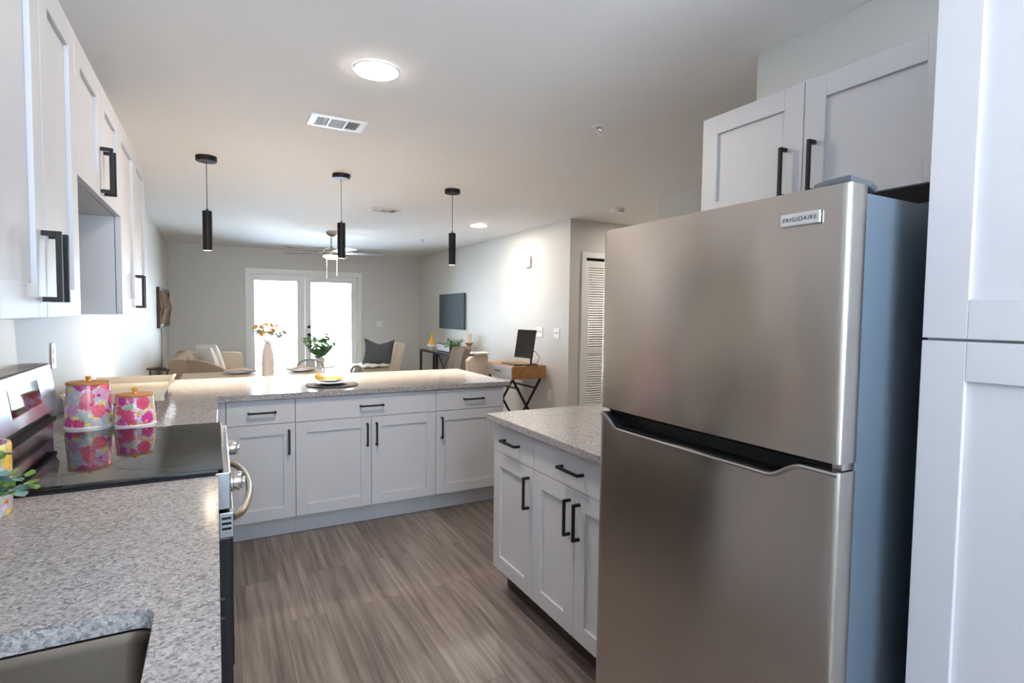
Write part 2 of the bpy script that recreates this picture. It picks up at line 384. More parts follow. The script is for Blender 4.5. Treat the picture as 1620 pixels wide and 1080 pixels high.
m = MB(); m.box(-0.12, 0.25, YN-0.12, YN, 0, H); m.box(1.85, 7.0, YN-0.12, YN, 0, H); m.box(0.25, 1.85, YN-0.12, YN, 0, 1.05); m.box(0.25, 1.85, YN-0.12, YN, 2.25, H)
struct('wall_near', m, WALL)
wn = bpy.data.objects.new('window_1', None); COL.objects.link(wn); wn.location = (1.05, YN, 1.05); wn['kind'] = 'structure'
m = MB(); m.box(0.25, 0.30, YN-0.10, YN-0.02, 1.05, 2.25); m.box(1.80, 1.85, YN-0.10, YN-0.02, 1.05, 2.25); m.box(0.30, 1.80, YN-0.10, YN-0.02, 1.05, 1.10); m.box(0.30, 1.80, YN-0.10, YN-0.02, 2.20, 2.25); m.box(1.03, 1.07, YN-0.09, YN-0.03, 1.10, 2.20)
m.build('window_frame', TRIM, wn)
struct('baseboard_right', box(XW-0.014, XW, YH, YB-0.001, 0, 0.09, bev=0.003), TRIM)
m = MB(); m.box(0.0145, 1.08, YB-0.014, YB, 0, 0.09, bev=0.003); m.box(3.02, XW-0.0145, YB-0.014, YB, 0, 0.09, bev=0.003); struct('baseboard_back', m, TRIM)
struct('baseboard_left', box(0, 0.014, 4.40, YB, 0, 0.09, bev=0.003), TRIM)
struct('baseboard_hall', box(4.161-0.014, 4.161, YN, 3.635, 0, 0.09, bev=0.003), TRIM)
# patio doors
def casing(name, x0, x1, zt, y, wd=0.062, th=0.018):
    m = MB(); m.box(x0, x0+wd, y-th, y, 0, zt-wd, bev=0.004); m.box(x1-wd, x1, y-th, y, 0, zt-wd, bev=0.004); m.box(x0, x1, y-th, y, zt-wd, zt, bev=0.004)
    return struct(name, m, TRIM)
casing('trim_1', 1.085, 3.015, 2.11, YB)
m = MB(); m.box(1.14, 1.165, YB+0.0, YB+0.10, 0, 2.05); m.box(2.935, 2.96, YB, YB+0.10, 0, 2.05); m.box(1.165, 2.935, YB, YB+0.10, 2.02, 2.05); m.box(1.165, 2.935, YB+0.078, YB+0.10, 1.99, 2.0195); m.box(1.1655, 1.185, YB+0.078, YB+0.10, 0, 1.9895); m.box(2.915, 2.9345, YB+0.078, YB+0.10, 0, 1.9895); m.box(1.186, 2.914, YB+0.02, YB+0.10, 0, 0.011); m.box(2.035, 2.065, YB+0.005, YB+0.09, 0, 2.02)
struct('trim_2', m, TRIM)
def patio(n, x0, x1, gx0, gx1, handle):
    d = bpy.data.objects.new('door_%d' % n, None); COL.objects.link(d); d.location = ((x0+x1)/2, YB+0.05, 0.012); d['kind'] = 'structure'
    y0, y1 = YB+0.03, YB+0.075; gz0, gz1 = 0.28, 1.91
    m = MB(); m.box(x0, gx0, y0, y1, 0.012, 2.015); m.box(gx1, x1, y0, y1, 0.012, 2.015); m.box(gx0, gx1, y0, y1, 0.012, gz0); m.box(gx0, gx1, y0, y1, gz1, 2.015)
    for a, b, c, e in ((gx0-0.03, gx1+0.03, gz1, gz1+0.03), (gx0-0.03, gx1+0.03, gz0-0.03, gz0)): m.box(a, b, y0-0.012, y0, c, e, bev=0.004)
    for a, b in ((gx0-0.03, gx0), (gx1, gx1+0.03)): m.box(a, b, y0-0.012, y0, gz0, gz1, bev=0.004)
    m.build('door_leaf', TRIM, d)
    box(gx0, gx1, y0+0.004, y0+0.008, gz0, gz1).build('glass_pane', GLASS, d)
    b = MB(); k = 0; z = gz0 + 0.012; a = R(52)
    while z < gz1 - 0.03:
        dy, dz = 0.0085*math.cos(a), 0.0085*math.sin(a)
        v = [b.bm.verts.new(p) for p in ((gx0+0.006, y0+0.022-dy, z-dz), (gx1-0.006, y0+0.022-dy, z-dz), (gx1-0.006, y0+0.022+dy, z+dz), (gx0+0.006, y0+0.022+dy, z+dz))]
        b.bm.faces.new(v); z += 0.0145
    b.box(gx0+0.003, gx1-0.003, y0+0.012, y0+0.034, gz1-0.026, gz1-0.002)
    b.build('blind', BLIND, d)
    cx = gx0 + (gx1-gx0)*0.20
    MB().tube([(cx, y0+0.0105, gz1-0.03), (cx, y0+0.0105, gz1-0.48)], 0.0022, 6).build('blind_cord', mat('cord_grey%d' % n, (0.55, 0.6, 0.62), 0.6), d)
    if handle:
        h = MB().lathe([(0, 0), (0.03, 0), (0.03, 0.012), (0.012, 0.016), (0.012, 0.045), (0.028, 0.05), (0.03, 0.07), (0.02, 0.082), (0, 0.084)], n=20)
        h.xf(Matrix.Translation((handle, y0, 0.98)) @ Matrix.Rotation(R(90), 4, 'X')); h.build('door_knob', BLACK, d, True)
        h = MB().lathe([(0, 0), (0.027, 0), (0.027, 0.014), (0.02, 0.022), (0, 0.023)], n=20)
        h.xf(Matrix.Translation((handle, y0, 1.12)) @ Matrix.Rotation(R(90), 4, 'X')); h.build('deadbolt', BLACK, d, True)
    return d
patio(1, 1.168, 2.032, 1.207+0.02, 1.904, None)
patio(2, 2.068, 2.932, 2.135, 2.832, 2.098)
struct('ground_1', box(-3, 8, YB+0.2, YB+5, -0.2, -0.1), mat('patio_concrete', (0.5, 0.5, 0.5), 0.9))
# louvred hall closet door
casing('trim_3', 4.255, 5.205, 2.095, YH)
d = bpy.data.objects.new('door_3', None); COL.objects.link(d); d.location = (4.73, YH+0.04, 0.01); d['kind'] = 'structure'
for a, b in ((4.325, 4.725), (4.735, 5.135)):
    m = MB(); y0, y1 = YH+0.02, YH+0.05
    m.box(a, a+0.05, y0, y1, 0.01, 2.005); m.box(b-0.05, b, y0, y1, 0.01, 2.005); m.box(a+0.05, b-0.05, y0, y1, 0.01, 0.14); m.box(a+0.05, b-0.05, y0, y1, 1.93, 2.005); m.box(a+0.05, b-0.05, y0, y1, 0.95, 1.03)
    p = m.build('door_panel', TRIM, d); l = MB()
    for z0, z1 in ((0.15, 0.94), (1.04, 1.925)):
        z = z0
        while z < z1:
            l.prism([(y0+0.004, z), (y0+0.008, z-0.002), (y1-0.004, z+0.026), (y1-0.008, z+0.028)], 'x', a+0.048, b-0.048); z += 0.027
    l.build('louver', TRIM, p)
box(4.322, 5.138, YH+0.07, YH+0.11, 0.0, 2.034).build('door_backing', GAP, d)

# ------------------------------------------------------------------ cabinets
class Face:
    """maps (u along the front, w outward, z) to the world for a front plane"""
    def __init__(s, facing, plane): s.f, s.p = facing, plane
    def box(s, m, u0, u1, w0, w1, z0, z1, bev=0.0):
        if s.f == '+x': m.box(s.p+w0, s.p+w1, u0, u1, z0, z1, bev)
        elif s.f == '-x': m.box(s.p-w1, s.p-w0, u0, u1, z0, z1, bev)
        else: m.box(u0, u1, s.p-w1, s.p-w0, z0, z1, bev)
    def handle(s, u, z, vertical, parent, L=0.150, proj=0.034, t=0.0105):
        m = MB(); h = L/2
        if vertical:
            s.box(m, u-t/2, u+t/2, proj-t, proj, z-h, z+h, 0.001)
            for q in (z-h, z+h-t): s.box(m, u-t/2, u+t/2, 0, proj-t, q, q+t)
        else:
            s.box(m, u-h, u+h, proj-t, proj, z-t/2, z+t/2, 0.001)
            for q in (u-h, u+h-t): s.box(m, q, q+t, 0, proj-t, z-t/2, z+t/2)
        return m.build('handle', BLACK, parent)
    def door(s, parent, u0, u1, z0, z1, hu=None, hz=None, rail=0.068, L=0.150, back=0.02):
        g = 0.0015; u0 += g; u1 -= g; z0 += g; z1 -= g; m = MB(); b = 0.0012
        s.box(m, u0, u0+rail, -back, 0, z0, z1, b); s.box(m, u1-rail, u1, -back, 0, z0, z1, b)
        s.box(m, u0+rail, u1-rail, -back, 0, z0, z0+rail, b); s.box(m, u0+rail, u1-rail, -back, 0, z1-rail, z1, b)
        s.box(m, u0+rail-0.004, u1-rail+0.004, -back, -0.010, z0+rail-0.004, z1-rail+0.004)
        o = m.build('door', WHITE, parent)
        if hu is not None: s.handle(hu, hz, True, o, L)
        return o
    def drawer(s, parent, u0, u1, z0, z1, hu=None, L=0.150):
        g = 0.0015; m = MB(); s.box(m, u0+g, u1-g, -0.02, 0, z0+g, z1-g, 0.0015); o = m.build('drawer', WHITE, parent)
        if hu is not None: s.handle(hu, (z0+z1)/2, False, o, L)
        return o
BK = 0.022   # carcass starts this far behind the door fronts
UG = 'white upper cabinets above the range wall'
# left wall cabinets, fronts at x = .33
FX = 0.329; F = Face('+x', FX)
def upper_left(name, y0, y1, z0, z1, split, hz, label, hl=0.15):
    t = thing(name, (FX/2, (y0+y1)/2, z0), label, 'cabinet', UG)
    box(0.001, FX-BK, y0+0.001, y1-0.001, z0, z1).build('cabinet_box', WHITE, t)
    F.door(t, y0, split, z0, z1, split-0.030, hz, L=hl); F.door(t, split, y1, z0, z1, split+0.030, hz, L=hl)
    return t
upper_left('upper_cabinet', 1.020, 1.724, 1.372, 2.128, 1.386, 1.482, 'tall white double-door wall cabinet nearest the camera, left of the range')
upper_left('upper_cabinet', 1.724, 2.486, 1.751, 2.128, 2.105, 1.842, 'short white double-door wall cabinet over the open microwave space', 0.145)
upper_left('upper_cabinet', 2.486, 3.370, 1.372, 2.128, 2.928, 1.475, 'tall white wall cabinet farthest along the left wall, past the microwave space')
# shaker base cabinets of the peninsula, fronts at y = 3.417
HC = 0.90; PY = 3.417; F = Face('-y', PY); ZB, ZD, ZT = 0.129, 0.715, 0.863
def base_y(u0, u1, doors, dr, label, toe=True, end=0.0):
    t = thing('base_cabinet', ((u0+u1)/2, PY+0.3, 0), label, 'cabinet', 'white peninsula base cabinets')
    box(u0+0.0005, u1-0.0005+end, PY+BK, PY+0.60, 0.114, HC-0.035).build('cabinet_box', WHITE, t)
    box(u0+0.0005, u1-0.0005+end, PY+0.085, PY+0.60, 0.0, 0.1135).build('toe_kick', WHITE, t)
    F.drawer(t, u0, u1, ZD, ZT, dr, 0.155)
    for a, b, hu in doors: F.door(t, a, b, ZB, ZD, hu, ZD-0.115, L=0.150)
    return t
base_y(0.694, 1.0705, [(0.694, 1.0705, 1.033)], 0.885, 'white base cabinet with one drawer and one door beside the range')
base_y(1.0705, 1.981, [(1.0705, 1.536, 1.506), (1.536, 1.981, 1.566)], 1.536, 'wide white base cabinet with two doors in the middle of the peninsula')
base_y(1.981, 2.505, [(1.981, 2.505, 2.021)], 2.262, 'white base cabinet with one drawer and one door at the open end of the peninsula', end=0.003)
t = tag(box(0.001, 0.692, PY+0.004, PY+0.60, 0.0, HC-0.035).build('corner_filler', WHITE), 'white blind corner cabinet panel behind the range side of the peninsula', 'cabinet')
t = tag(box(0.04, 2.507, PY+0.602, PY+0.62, 0.0, HC-0.035).build('back_panel', WHITE), 'white panel on the dining side of the peninsula', 'panel')
# right run, fronts at x = 1.8655 facing the range
RX = 1.8655; F = Face('-x', RX)
def base_x(u0, u1, doors, dr, label, L=0.15):
    t = thing('base_cabinet', (RX+0.3, (u0+u1)/2, 0), label, 'cabinet', 'white base cabinets beside the fridge')
    box(RX+BK, RX+0.62, u0+0.0005, u1-0.0005, 0.114, HC-0.035).build('cabinet_box', WHITE, t)
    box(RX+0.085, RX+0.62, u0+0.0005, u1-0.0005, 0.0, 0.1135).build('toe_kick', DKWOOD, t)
    F.drawer(t, u0, u1, ZD, 0.860, dr, L)
    for a, b, hu in doors: F.door(t, a, b, ZB, ZD, hu, ZD-0.115, L=0.145)
    return t
base_x(1.899, 2.284, [(1.899, 2.284, 1.935)], 2.095, 'narrow white base cabinet with one door at the far end beside the fridge')
base_x(1.266, 1.899, [(1.582, 1.899, 1.614), (1.266, 1.582, 1.550)], 1.600, 'white base cabinet with a wide drawer and two doors touching the fridge')
# over-fridge cabinet and pantry
UX = 2.305; F = Face('-x', UX)
t = thing('upper_cabinet', (2.45, 0.99, 1.752), 'white double-door cabinet mounted high over the fridge', 'cabinet')
box(UX+BK, 2.5915, 0.575, 1.401, 1.760, 2.140).build('cabinet_box', WHITE, t)
F.door(t, 0.988, 1.402, 1.752, 2.142, 1.046, 1.865, L=0.16); F.door(t, 0.575, 0.988, 1.752, 2.142, 0.948, 1.865, L=0.16)
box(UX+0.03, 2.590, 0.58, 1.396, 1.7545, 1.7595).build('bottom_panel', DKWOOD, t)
NX = 1.869; F = Face('-x', NX)
t = thing('pantry_cabinet', (2.2, 0.1, 0), 'tall white pantry cabinet at the right, nearer than the fridge', 'cabinet')
box(NX+BK, 2.5915, -0.23, 0.424, 0.114, 2.140).build('cabinet_box', WHITE, t)
box(NX+0.085, 2.5915, -0.23, 0.424, 0, 0.1135).build('toe_kick', WHITE, t)
F.door(t, -0.23, 0.4255, 1.3555, 2.138, -0.20, 1.50, 0.073); F.door(t, -0.23, 0.4255, 0.129, 1.3535, -0.20, 1.10, 0.073)

# ------------------------------------------------------------------ countertops and sink
def rounded(x0, x1, y0, y1, r, n=6):
    P = []
    for cx, cy, a in ((x1-r, y1-r, 0), (x0+r, y1-r, 90), (x0+r, y0+r, 180), (x1-r, y0+r, 270)):
        for k in range(n+1):
            t = R(a + 90*k/n); P.append((cx + r*math.cos(t), cy + r*math.sin(t)))
    return P
def slab_with_hole(outer, hole, z0, z1):
    m = MB(); bm = m.bm
    loops = {}
    for z in (z0, z1):
        a = [bm.verts.new((x, y, z)) for x, y in outer]; b = [bm.verts.new((x, y, z)) for x, y in hole]
        ea = [bm.edges.new((a[i], a[(i+1) % len(a)])) for i in range(len(a))]; eb = [bm.edges.new((b[i], b[(i+1) % len(b)])) for i in range(len(b))]
        bmesh.ops.triangle_fill(bm, use_beauty=True, use_dissolve=False, edges=ea+eb); loops[z] = (a, b)
    for q in (0, 1):
        A, B = loops[z0][q], loops[z1][q]; n = len(A)
        for i in range(n): bm.faces.new((A[i], A[(i+1) % n], B[(i+1) % n], B[i]))
    return m
SX0, SX1, SY0, SY1 = 0.10, 0.556, 0.12, 0.925
m = slab_with_hole([(0.001, -0.75), (0.650, -0.75), (0.650, 1.700), (0.001, 1.700)], rounded(SX0, SX1, SY0, SY1, 0.032), HC-0.032, HC)
tag(m.build('countertop', GRAN), 'speckled grey granite countertop around the sink in the foreground', 'countertop')
m = MB(); m.prism([(0.001, 2.520), (0.650, 2.520), (0.650, 3.393), (2.545, 3.393), (2.545, 4.385), (0.001, 4.385)], 'z', HC-0.032, HC, bev=0.003)
tag(m.build('countertop', GRAN), 'L-shaped speckled granite countertop over the peninsula', 'countertop')
m = MB(); m.box(1.829, 2.585, 1.262, 2.300, HC-0.032, HC, bev=0.003)
tag(m.build('countertop', GRAN), 'short speckled granite countertop beside the fridge', 'countertop')
t = thing('sink', (0.33, 0.52, HC-0.26), 'undermount stainless steel sink basin in the foreground counter', 'sink')
m = MB(); bm = m.bm; rings = []
for off, z in ((0.012, HC-0.034), (-0.004, HC-0.034), (-0.010, HC-0.05), (-0.016, HC-0.21), (-0.035, HC-0.24), (-0.06, HC-0.245)):
    rings.append([bm.verts.new((x, y, z)) for x, y in rounded(SX0-off, SX1+off, SY0-off, SY1+off, 0.032)])
for a, b in zip(rings, rings[1:]):
    for i in range(len(a)): bm.faces.new((a[i], a[(i+1) % len(a)], b[(i+1) % len(a)], b[i]))
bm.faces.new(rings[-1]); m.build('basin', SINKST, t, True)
MB().lathe([(0, HC-0.2445), (0.045, HC-0.2445), (0.045, HC-0.241), (0.03, HC-0.2435), (0, HC-0.2435)], 0.33, 0.52).build('drain', CHROME, t, True)
# sink base under the foreground counter
F = Face('+x', 0.625)
t = thing('base_cabinet', (0.3, 0.5, 0), 'white sink base cabinet hidden under the foreground countertop', 'cabinet')
m = MB(); m.box(0.002, 0.60, -0.75, -0.73, 0.114, HC-0.033); m.box(0.002, 0.60, 1.674, 1.694, 0.114, HC-0.033); m.box(0.002, 0.60, -0.73, 1.674, 0.114, 0.134); m.box(0.585, 0.60, -0.73, 1.674, 0.134, HC-0.30); m.box(0.585, 0.60, -0.73, 1.674, HC-0.05, HC-0.033)
m.build('cabinet_box', WHITE, t)
box(0.002, 0.54, -0.75, 1.694, 0, 0.1135).build('toe_kick', WHITE, t)
for a, b, h in ((-0.75, -0.14, -0.18), (-0.14, 0.47, -0.10), (0.47, 1.08, 1.04), (1.08, 1.694, 1.12)): F.door(t, a, b, ZB, ZT, h, 0.72)

# ------------------------------------------------------------------ range
RY0, RY1 = 1.716, 2.504
t = thing('range', (0.35, 2.11, 0), 'stainless steel electric range with black glass cooktop and raised control panel', 'range')
box(0.03, 0.640, RY0+0.004, RY1-0.004, 0.03, 0.903).build('oven_body', mat('black_enamel', (0.015, 0.015, 0.017), 0.35), t)
c = box(0.118, 0.664, RY0, RY1, 0.9035, 0.916, bev=0.003).build('cooktop', BGLASS, t)
RING = mat('printed_ring', (0.05, 0.05, 0.052), 0.15)
for cx, cy, rr in ((0.48, 1.92, 0.115), (0.48, 2.31, 0.085), (0.26, 1.92, 0.085), (0.26, 2.31, 0.115)):
    MB().lathe([(rr-0.0012, 0.9161), (rr+0.0012, 0.9161), (rr+0.0012, 0.9164), (rr-0.0012, 0.9164), (rr-0.0012, 0.9161)], cx, cy, 48).build('burner_ring', RING, c)
m = MB(); m.prism([(0.012, 0.9035), (0.012, 1.188), (0.088, 1.188), (0.096, 1.182), (0.118, 1.022), (0.100, 0.990), (0.100, 0.9035)], 'y', RY0, RY1, bev=0.002)
bg = m.build('control_panel', STEELD, t)
def slant(u0, u1, s0, s1, h, name, mt, par):      # box lying on the slanted panel face
    a = Vector((0.096, 0, 1.182)); b = Vector((0.118, 0, 1.022)); dd = (b-a).normalized(); nn = Vector((-dd.z, 0, dd.x))
    m = MB(); V = []
    for hh in (0, h):
        for yy, ss in ((u0, s0), (u1, s0), (u1, s1), (u0, s1)):
            p = a + dd*ss + nn*hh; V.append(m.bm.verts.new((p.x, yy, p.z)))
    for q in ((3,2,1,0),(4,5,6,7),(0,1,5,4),(1,2,6,5),(2,3,7,6),(3,0,4,7)): m.bm.faces.new([V[k] for k in q])
    return m.build(name, mt, par)
slant(1.986, 2.306, 0.030, 0.124, 0.0015, 'display_bezel', CHROME, bg)
slant(1.990, 2.302, 0.034, 0.120, 0.0028, 'display', BGLASS, bg)
box(0.1005, 0.1165, RY0+0.03, RY1-0.03, 0.975, 0.990).build('oven_vent', GAP, bg)
fp = box(0.6405, 0.684, RY0+0.002, RY1-0.002, 0.787, 0.902, bev=0.004).build('front_panel', STEELD, t)
for ky in (1.86, 2.36):
    k = MB().lathe([(0, 0), (0.033, 0), (0.033, 0.007), (0.029, 0.010), (0.0305, 0.030), (0.028, 0.034), (0, 0.032)], n=28)
    k.box(-0.008, 0.008, -0.026, 0.026, 0.032, 0.044, 0.002)
    k.xf(Matrix.Translation((0.6845, ky, 0.832)) @ Matrix.Rotation(R(90), 4, 'Y')); k.build('knob', CHROME, t, True)
od = box(0.6405, 0.684, RY0+0.002, RY1-0.002, 0.215, 0.699, bev=0.003).build('oven_door', mat('dark_oven_enamel', (0.014, 0.015, 0.018), 0.2), t)
box(0.650, 0.690, RY0+0.002, RY1-0.002, 0.6995, 0.777, bev=0.002).build('door_top_trim', STEELD, od)
box(0.6845, 0.689, RY0+0.06, RY1-0.06, 0.26, 0.69, bev=0.001).build('oven_window', BGLASS, od)
m = MB()
for k in range(3): m.box(0.658, 0.684, RY0+0.0012, RY0+0.0025, 0.756-k*0.016, 0.763-k*0.016)
m.build('vent_slot', GAP, od)
n = 24; pts = []
for k in range(n+1):
    s = k/n; pts.append((0.690 + 0.062*math.sin(math.pi*s)**0.55 if 0 < k < n else 0.688, RY0+0.05 + (RY1-RY0-0.10)*s, 0.745))
MB().tube(pts, 0.0125, 12).build('door_handle', NICKEL, od, True)
box(0.6405, 0.682, RY0+0.002, RY1-0.002, 0.05, 0.208, bev=0.003).build('storage_drawer', STEELD, t)
for yy in (RY0+0.05, RY1-0.05):
    for xx in (0.08, 0.58): MB().lathe([(0, 0), (0.02, 0), (0.018, 0.03), (0, 0.03)], xx, yy, 12).build('foot', DARKP, t)

# ------------------------------------------------------------------ refrigerator
FX0 = 1.713; fy0, fy1 = 0.4852, 1.2444
t = thing('refrigerator', (2.1, 0.865, 0), 'stainless steel top-freezer refrigerator with grey sides', 'refrigerator')
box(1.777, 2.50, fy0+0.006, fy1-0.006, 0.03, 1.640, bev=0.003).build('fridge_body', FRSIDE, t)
def bowed(z_lo, z_hi, dip=None):
    """door shell: rounded vertical edges and slightly bowed front; dip lowers the top edge in the middle"""
    m = MB(); bm = m.bm; prof = []
    w = fy1 - fy0; r = 0.012
    for k in range(6): a = R(90*k/5); prof.append((fy0 + r - r*math.cos(a)*1.0, FX0 + r - r*math.sin(a) + 0.004))
    NN = 56
    for k in range(1, NN):
        s = k/NN; prof.append((fy0 + r + (w-2*r)*s, FX0 + 0.004 - 0.004*4*s*(1-s)))
    for k in range(6): a = R(90*(5-k)/5); prof.append((fy1 - r + r*math.cos(a), FX0 + r - r*math.sin(a) + 0.004))
    back = 1.772
    T = [bm.verts.new((x, y, (dip(y) if dip else z_hi))) for y, x in prof]
    Bt = [bm.verts.new((x, y, z_lo)) for y, x in prof]
    Tb = [bm.verts.new((back, y, (dip(y) if dip else z_hi))) for y, x in prof]
    Bb = [bm.verts.new((back, y, z_lo)) for y, x in prof]
    n = len(prof)
    for i in range(n-1):
        bm.faces.new((T[i], T[i+1], Bt[i+1], Bt[i])); bm.faces.new((Tb[i], Tb[i+1], Bb[i+1], Bb[i]))
        bm.faces.new((T[i], T[i+1], Tb[i+1], Tb[i])); bm.faces.new((Bt[i], Bt[i+1], Bb[i+1], Bb[i]))
    bm.faces.new((T[0], Bt[0], Bb[0], Tb[0])); bm.faces.new((T[-1], Tb[-1], Bb[-1], Bt[-1]))
    return m, prof
def dip(y):
    def sm(a, b, v): s = min(1, max(0, (v-a)/(b-a))); return s*s*(3-2*s)
    return 1.0885 - 0.036*sm(0.560, 0.640, y)*(1-sm(1.150, 1.225, y))
m, prof = bowed(1.1055, 1.653); fz = m.build('freezer_door', STEEL, t, True)
m, prof = bowed(0.10, 1.0885, dip); fd = m.build('fridge_door', STEEL, t, True)
pts = [(x-0.001, y, dip(y)-0.003) for y, x in prof if fy0+0.004 < y < fy1-0.004]
MB().tube(pts, 0.0055, 8).build('door_grip', STEELD, fd, True)
box(FX0+0.030, 1.776, fy0+0.03, fy1-0.02, 1.0892, 1.1050).build('door_gap', GAP, t)
m = MB(); m.prism([(FX0+0.010, 1.1052), (FX0+0.020, 1.1052), (FX0+0.046, 1.0905), (FX0+0.030, 1.0905)], 'y', fy0+0.09, fy1-0.03)
m.build('grip_recess', BLACK, fz)
m = MB(); A = []
for k in range(41):
    y = 0.535 + 0.70*k/40; z = dip(y) + 0.0006; A.append([m.bm.verts.new((x, y, zz)) for x, zz in ((FX0+0.012, z), (1.7715, z), (1.7715, z+0.0012), (FX0+0.012, z+0.0012))])
for a, b in zip(A, A[1:]):
    for q in range(4): m.bm.faces.new((a[q], a[(q+1) % 4], b[(q+1) % 4], b[q]))
m.bm.faces.new(A[0]); m.bm.faces.new(A[-1]); m.build('pocket_liner', BLACK, fd)
box(1.7716, 1.7765, 0.535, 1.235, 1.050, 1.0891).build('pocket_back', BLACK, t)
box(1.735, 1.7765, fy0+0.004, fy0+0.026, 1.0892, 1.1050, bev=0.002).build('hinge', CHROME, t)
m = MB(); m.prism([(1.722, fy0+0.004), (1.80, fy0+0.010), (1.86, fy0+0.03), (1.86, fy0+0.10), (1.74, fy0+0.09), (1.722, fy0+0.05)], 'z', 1.6535, 1.668, bev=0.004)
m.build('hinge_cap', mat('grey_hinge_plastic', (0.10, 0.12, 0.14), 0.5), t)
bd = box(FX0-0.005, FX0+0.001, 0.539, 0.626, 1.5825, 1.6085, bev=0.002).build('badge', mat('badge_silver', (0.62, 0.62, 0.63), 0.35, 0.5), fz)
tx = bpy.data.curves.new('badge_lettering', 'FONT'); tx.body = 'FRIGIDAIRE'; tx.size = 0.0125; tx.align_x = 'CENTER'; tx.align_y = 'CENTER'; tx.extrude = 0.0003; tx.space_character = 1.2
tf = bpy.data.objects.new('lettering_outline', tx); me = bpy.data.meshes.new_from_object(tf); bpy.data.objects.remove(tf)
to = bpy.data.objects.new('badge_lettering', me); COL.objects.link(to); me.materials.clear(); me.materials.append(mat('badge_ink', (0.05, 0.05, 0.06), 0.5))
to.parent = bd; to.rotation_euler = (R(90), 0, R(-90))
off = Vector((0, 0, 0)); p = bd
while p is not None: off += p.location; p = p.parent
to.location = Vector((FX0-0.0053, 0.5825, 1.5955)) - off
for yy in (fy0+0.06, fy1-0.06):
    for xx in (1.80, 2.44): MB().lathe([(0, 0), (0.02, 0), (0.02, 0.03), (0, 0.03)], xx, yy, 12).build('foot', DARKP, t)
box(1.76, 1.7765, fy0+0.02, fy1-0.02, 0.035, 0.095).build('kick_grille', DARKP, t)

# ------------------------------------------------------------------ ceiling fixtures
def downlight(x, y, label, first=None):
    if first: return dup(first, (x, y, H), label)
    t = thing('downlight', (x, y, H), label, 'ceiling light', 'flush round ceiling lights')
    MB().lathe([(0.092, H-0.001), (0.100, H-0.001), (0.099, H-0.008), (0.093, H-0.010), (0.092, H-0.001)], x, y, 40).build('trim_ring', PLASTIC, t, True)
    MB().lathe([(0, H-0.002), (0.0915, H-0.002), (0.0915, H-0.011), (0, H-0.0145)], x, y, 40).build('lens', LENS, t, True)
    return t
dl = downlight(1.28, 2.30, 'bright round flush ceiling light over the kitchen aisle')
downlight(3.434, 5.89, 'small bright round ceiling light near the right living room wall', dl)
downlight(5.2, 4.2, 'round flush ceiling light in the hall', dl)
def vent(x, y, label):
    t = thing('ceiling_vent', (x, y, H), label, 'vent', 'white ceiling air vents')
    z = H; hx, hy = 0.150, 0.098
    m = MB(); m.box(x-hx, x+hx, y-hy, y-hy+0.028, z-0.008, z-0.0005, 0.002); m.box(x-hx, x+hx, y+hy-0.028, y+hy, z-0.008, z-0.0005, 0.002)
    for a, b in ((-hx, -hx+0.036), (hx-0.036, hx), (-0.050, -0.040), (0.040, 0.050)): m.box(x+a, x+b, y-hy+0.028, y+hy-0.028, z-0.008, z-0.0005, 0.001)
    m.build('vent_frame', PLASTIC, t)
    box(x-hx+0.03, x+hx-0.03, y-hy+0.02, y+hy-0.02, z-0.0012, z-0.0006).build('duct_opening', mat('duct_grey', (0.06, 0.065, 0.07), 0.7), t)
    s = MB()
    for a, b in ((-hx+0.036, -0.05), (0.05, hx-0.036)):
        k = x+a+0.006
        while k < x+b: s.prism([(k, z-0.0075), (k+0.0015, z-0.0075), (k+(0.006 if a > 0 else -0.004)+0.0015, z-0.0015), (k+(0.006 if a > 0 else -0.004), z-0.0015)], 'y', y-hy+0.028, y+hy-0.028); k += 0.0115
    k = y-hy+0.032
    while k < y+hy-0.03: s.prism([(k, z-0.0075), (k+0.0015, z-0.0075), (k+0.007, z-0.0015), (k+0.0055, z-0.0015)], 'x', x-0.04, x+0.04); k += 0.0095
    s.build('slat', PLASTIC, t)
    return t
v = vent(1.262, 3.083, 'white ceiling air vent between the kitchen light and the pendants')
dup(v, (2.205, 5.55, H), 'white ceiling air vent in the living area beyond the pendants')
PG = 'black cylinder pendants over the peninsula'
def pendant():
    x, y = 0.607, 4.245
    t = thing('pendant_light', (x, y, H), 'black cylinder pendant light nearest the left wall', 'pendant light', PG)
    MB().lathe([(0, H), (0.066, H), (0.066, H-0.030), (0.063, H-0.034), (0, H-0.034)], x, y, 40).build('ceiling_canopy', BLACK, t, True)
    MB().tube([(x, y, H-0.03), (x, y, 2.07)], 0.0022, 8).build('cord', BLACK, t)
    MB().lathe([(0, 2.097), (0.006, 2.095), (0.006, 2.080), (0.0295, 2.079), (0.030, 2.075), (0.030, 1.810), (0.027, 1.808), (0.0265, 1.822), (0, 1.8225)], x, y, 32).build('shade', BLACK, t, True)
    MB().lathe([(0, 1.8135), (0.026, 1.8135), (0.026, 1.8215), (0, 1.8215)], x, y, 24).build('bulb_lens', PLENS, t)
    l = bpy.data.lights.new('pendant_glow', 'SPOT'); l.energy = 74; l.color = (1.0, 0.82, 0.60); l.spot_size = R(100); l.spot_blend = 0.9; l.shadow_soft_size = 0.025
    o = bpy.data.objects.new('pendant_glow', l); COL.objects.link(o); o.parent = t; o.location = (0, 0, 1.808-H)
    return t
p1 = pendant()
dup(p1, (1.515, 4.262, H), 'middle black cylinder pendant light, in front of the ceiling fan')
dup(p1, (2.450, 4.298, H), 'black cylinder pendant light at the open end of the peninsula')
